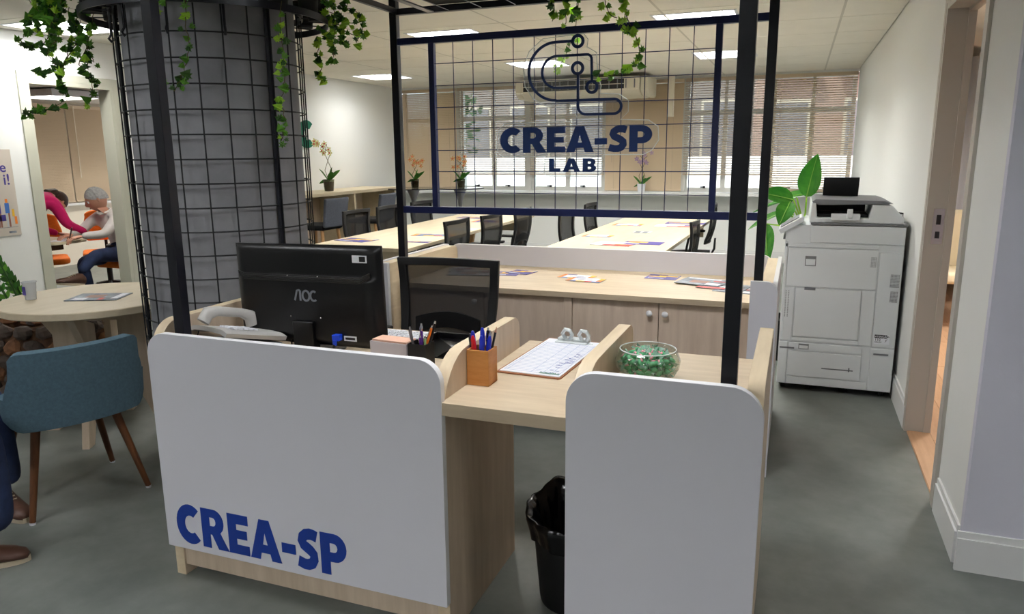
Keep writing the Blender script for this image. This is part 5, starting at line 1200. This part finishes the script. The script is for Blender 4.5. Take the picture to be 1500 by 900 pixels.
def head(parent,c,fwd,up,hair,r=.100,long=False,beard=None):
    """shaped head with brow, nose, lips, ears and eyes; child meshes face parts and hair"""
    c=Vector(c); f=Vector(fwd).normalized(); u=Vector(up); u=(u-f*u.dot(f)).normalized(); s=u.cross(f).normalized()
    R=Matrix((s,f,u)).transposed()          # local x right, y forward, z up
    mb=MB(); nu,nv=28,20
    vs=[];
    def pt(i,j):
        t=PI*i/nv; a=2*PI*j/nu; x=math.sin(t)*math.cos(a); y=math.sin(t)*math.sin(a); z=math.cos(t)
        sx,sy,sz=.76,.96,1.14
        if z<0: sx*=1-.30*(-z)**1.5; sy*=1-.12*(-z) if y>0 else 1-.35*(-z)
        p=Vector((x*sx,y*sy,z*sz))*r
        if y>0:
            g=lambda X,Z,w_:math.exp(-((x-X)**2+(z-Z)**2)/w_)
            p.y+=r*(.26*g(0,-.12,.018)+.12*g(0,.04,.02)+.07*g(0,.22,.05)-.10*g(.33,.10,.03)-.10*g(-.33,.10,.03)+.10*g(0,-.42,.025)+.12*g(0,-.75,.05))
        return p
    for i in range(nv+1):
        for j in range(nu): vs.append(pt(i,j))
    fs=[(i*nu+j,(i+1)*nu+j,(i+1)*nu+(j+1)%nu,i*nu+(j+1)%nu) for i in range(nv) for j in range(nu)]
    mb.add(vs,fs)
    mb.xf(R,c); hd=mb.build('head','skin',parent,smooth=2)
    for sx in (-1,1):
        e=MB().ball((sx*.30*r,.80*r,.10*r),.12*r,10,8); e.xf(R,c); e.build('eye','paper',hd,smooth=True)
        e=MB().ball((sx*.30*r,.905*r,.10*r),.05*r,8,6); e.xf(R,c); e.build('iris','plastic_km',hd,smooth=True)
        e=MB().tube([(sx*.45*r,.84*r,.25*r),(sx*.30*r,.93*r,.30*r),(sx*.14*r,.94*r,.26*r)],.03*r,6); e.xf(R,c); e.build('eyebrow',hair,hd)
        e=MB().ball((sx*.76*r,-.02*r,-.0*r),.22*r,10,8,0,(.35,.7,1.2)); e.xf(R,c); e.build('ear','skin',hd,smooth=True)
    e=MB().tube([(-.2*r,.90*r,-.50*r),(0,1.0*r,-.48*r),(.2*r,.90*r,-.50*r)],.045*r,6); e.xf(R,c); e.build('mouth','pskin',hd,smooth=True)
    h=MB().grid(lambda U_,V_:(lambda t,a:Vector((math.sin(t)*math.cos(a)*.82*r,math.sin(t)*math.sin(a)*1.03*r-.03*r,math.cos(t)*1.22*r+.02*r)))(V_*(1.05+.85*(.5-.5*math.sin(2*PI*U_))**.7),2*PI*U_),36,12,th=.006); h.xf(R,c); h.build('hair',hair,parent,smooth=True)
    if long:
        h=MB().tube([(0,-.7*r,.3*r),(.0,-.95*r,-.5*r),(-.1*r,-.6*r,-1.3*r),(-.3*r,.1*r,-1.9*r)],[.55*r,.65*r,.5*r,.2*r],10); h.xf(R,c); h.build('hair_length',hair,parent,smooth=True)
    return hd
B=[('pel','bel'),('bel','che'),('che','nek'),('nek','hea'),('che','shL'),('shL','elL'),('elL','wrL'),('che','shR'),('shR','elR'),('elR','wrR'),('pel','hiL'),('hiL','knL'),('knL','anL'),('pel','hiR'),('hiR','knR'),('knR','anR')]
def region(top,legs,skinb=(('nek','hea'),)):
    R={'*':top}
    for b in B: R[b]=top
    for b in B[10:]: R[b]=legs
    for b in skinb: R[b]='skin'
    return R
def shoe(parent,ankle,toe_dir,L=.27,mm='shoe',up=(0,0,1)):
    a=Vector(ankle); d=Vector(toe_dir).normalized(); u=Vector(up); u=(u-d*u.dot(d)).normalized(); s=d.cross(u); R=Matrix((s,d,u)).transposed()
    mb=MB(); 
    sec=[(-.07,.030,.075),(-.04,.038,.10),(.0,.040,.105),(.05,.042,.080),(.10,.046,.058),(.15,.045,.048),(.185,.034,.036),(.20,.015,.02)]; n=14; vs=[]
    for y,w_,h in sec:
        for j in range(n): q=2*PI*j/n; vs.append((w_*math.cos(q),y,h/2+h/2*math.sin(q)-.0))
    fs=[(i*n+j,i*n+(j+1)%n,(i+1)*n+(j+1)%n,(i+1)*n+j) for i in range(len(sec)-1) for j in range(n)]+[tuple(range(n)),tuple((len(sec)-1)*n+j for j in range(n))]
    mb.add(vs,fs); mb.xf(R,a-u*.085); o=mb.build('shoe',mm,parent,smooth=True)
    lp=[(.043*math.sin(t)*(1 if math.cos(t)<0 else 1.05),.065+.14*(-math.cos(t))) for t in [2*PI*i/24 for i in range(24)]]
    mb=MB().prism(lp,-.012,.008,'xy'); mb.xf(R,a-u*.085); mb.build('shoe_sole','sole',o)
    mb=MB()
    for k in range(4): mb.tube([(-.02,.035+.018*k,.088-.009*k),(.02,.035+.018*k,.088-.009*k)],.003,5)
    mb.xf(R,a-u*.085); mb.build('laces','sole',o)
# seated visitor at the left frame edge
p=thing('person','seated visitor in dark blue jeans and brown shoes at the left edge','person',(-3.4,1.5,0))
J=dict(pel=((-3.37,1.60,.56),(.14,.12)),bel=((-3.39,1.58,.72),(.14,.115)),che=((-3.37,1.60,.93),(.15,.12)),nek=((-3.34,1.62,1.08),.055),hea=((-3.31,1.64,1.18),.055),
 shL=((-3.43,1.78,1.02),.062),elL=((-3.33,1.86,.80),.045),wrL=((-3.13,1.82,.66),.030),shR=((-3.29,1.42,1.02),.062),elR=((-3.17,1.44,.80),.045),wrR=((-2.99,1.58,.66),.030),
 hiL=((-3.33,1.69,.54),.085),knL=((-3.09,1.98,.54),.064),anL=((-3.07,1.99,.12),.050),hiR=((-3.31,1.52,.54),.085),knR=((-2.77,1.72,.53),.074),anR=((-2.695,1.665,.125),.072))
skin_body('body',J,B,region('greyfab','jeans'),p)
head(p,(-3.28,1.655,1.235),(.85,.45,-.15),(0,0,1),'hairb')
hand(p,(-3.12,1.82,.65),(.9,.3,-.25),(.2,0,1),1,.5); hand(p,(-2.98,1.59,.65),(.9,.25,-.25),(.2,0,1),-1,.5)
shoe(p,(-3.12,1.98,.0975),(.96,-.22,0)); shoe(p,(-2.795,1.615,.0975),(.80,.60,0))
# white haired man, seated and writing
p=thing('person','white haired man in a white shirt sitting with crossed legs in the left room','person',(-6.40,5.30,0))
J=dict(pel=((-6.38,5.62,.55),(.14,.12)),bel=((-6.39,5.61,.69),(.135,.12)),che=((-6.40,5.54,.84),(.145,.12)),nek=((-6.41,5.46,.96),.055),hea=((-6.42,5.42,1.03),.050),
 shL=((-6.56,5.48,.90),.062),elL=((-6.60,5.32,.77),.045),wrL=((-6.53,5.17,.765),.030),shR=((-6.26,5.48,.90),.064),elR=((-6.23,5.28,.76),.048),wrR=((-6.36,5.13,.755),.032),
 hiL=((-6.46,5.55,.52),.088),knL=((-6.48,5.20,.49),.066),anL=((-6.46,5.24,.12),.048),hiR=((-6.30,5.54,.53),.088),knR=((-6.25,5.16,.57),.066),anR=((-6.28,5.00,.42),.048))
skin_body('body',J,B,region('shirt','jeans'),p)
MB().tube([(-6.385+.142*math.cos(a),5.61+.132*math.sin(a),.62) for a in [2*PI*i/24 for i in range(24)]],.016,6,closed=True,flat=.5).build('belt','plastic_km',p,smooth=True)
MB().tube([(-6.41+.062*math.cos(a),5.46+.062*math.sin(a),.965+.02*math.sin(a)) for a in [2*PI*i/20 for i in range(20)]],.014,6,closed=True).build('collar','shirt',p,smooth=True)
head(p,(-6.43,5.41,1.085),(-.50,-.74,-.45),(-.2,-.3,.9),'hairg',r=.102)
hand(p,(-6.53,5.16,.758),(-.1,-.95,-.12),(0,0,1),1,.6); hand(p,(-6.36,5.12,.750),(-.25,-.9,-.15),(0,0,1),-1,.9)
pen('dark pen in the hand of the white haired man',(-6.40,5.03,.718),(-6.41,5.07,.80),0,.13,'black','s')
shoe(p,(-6.46,5.24,.0975),(-.1,-1,0)); shoe(p,(-6.28,4.98,.405),(-.15,-.93,.18),up=(.1,.2,1))
# person in pink leaning over the table
p=thing('person','person in a magenta jumper bending over the left room table','person',(-6.85,4.53,0))
J=dict(pel=((-6.85,4.6,0.93),(.15,.12)),bel=((-6.84,4.74,1.02),(.135,.11)),che=((-6.78,5.02,1.10),(.16,.13)),nek=((-6.82,5.20,1.12),.055),hea=((-6.84,5.27,1.10),.05),
 shL=((-6.98,5.02,1.07),.062),elL=((-6.98,5.1,0.83),.046),wrL=((-6.8,5.24,0.755),.030),shR=((-6.62,5.09,1.08),.066),elR=((-6.55,5.15,0.86),.048),wrR=((-6.54,5.34,0.765),.032),
 hiL=((-6.93,4.56,0.88),.10),knL=((-6.95,4.58,0.48),.068),anL=((-6.95,4.48,0.11),.048),hiR=((-6.77,4.56,0.88),.10),knR=((-6.75,4.6,0.48),.068),anR=((-6.75,4.5,0.11),.048))
skin_body('body',J,B,region('pink','plastic_km'),p)
head(p,(-6.86,5.31,1.06),(-.05,.35,-.93),(-.05,.9,.35),'hairb',r=.10,long=True)
hand(p,(-6.8,5.25,0.752),(.2,.9,-.2),(0,0,1),-1,.5); hand(p,(-6.54,5.35,0.762),(.0,.95,-.2),(0,0,1),1,.6)
shoe(p,(-6.95,4.48,0.0975),(0,1,0),mm='plastic_km'); shoe(p,(-6.75,4.5,0.0975),(0,1,0),mm='plastic_km')
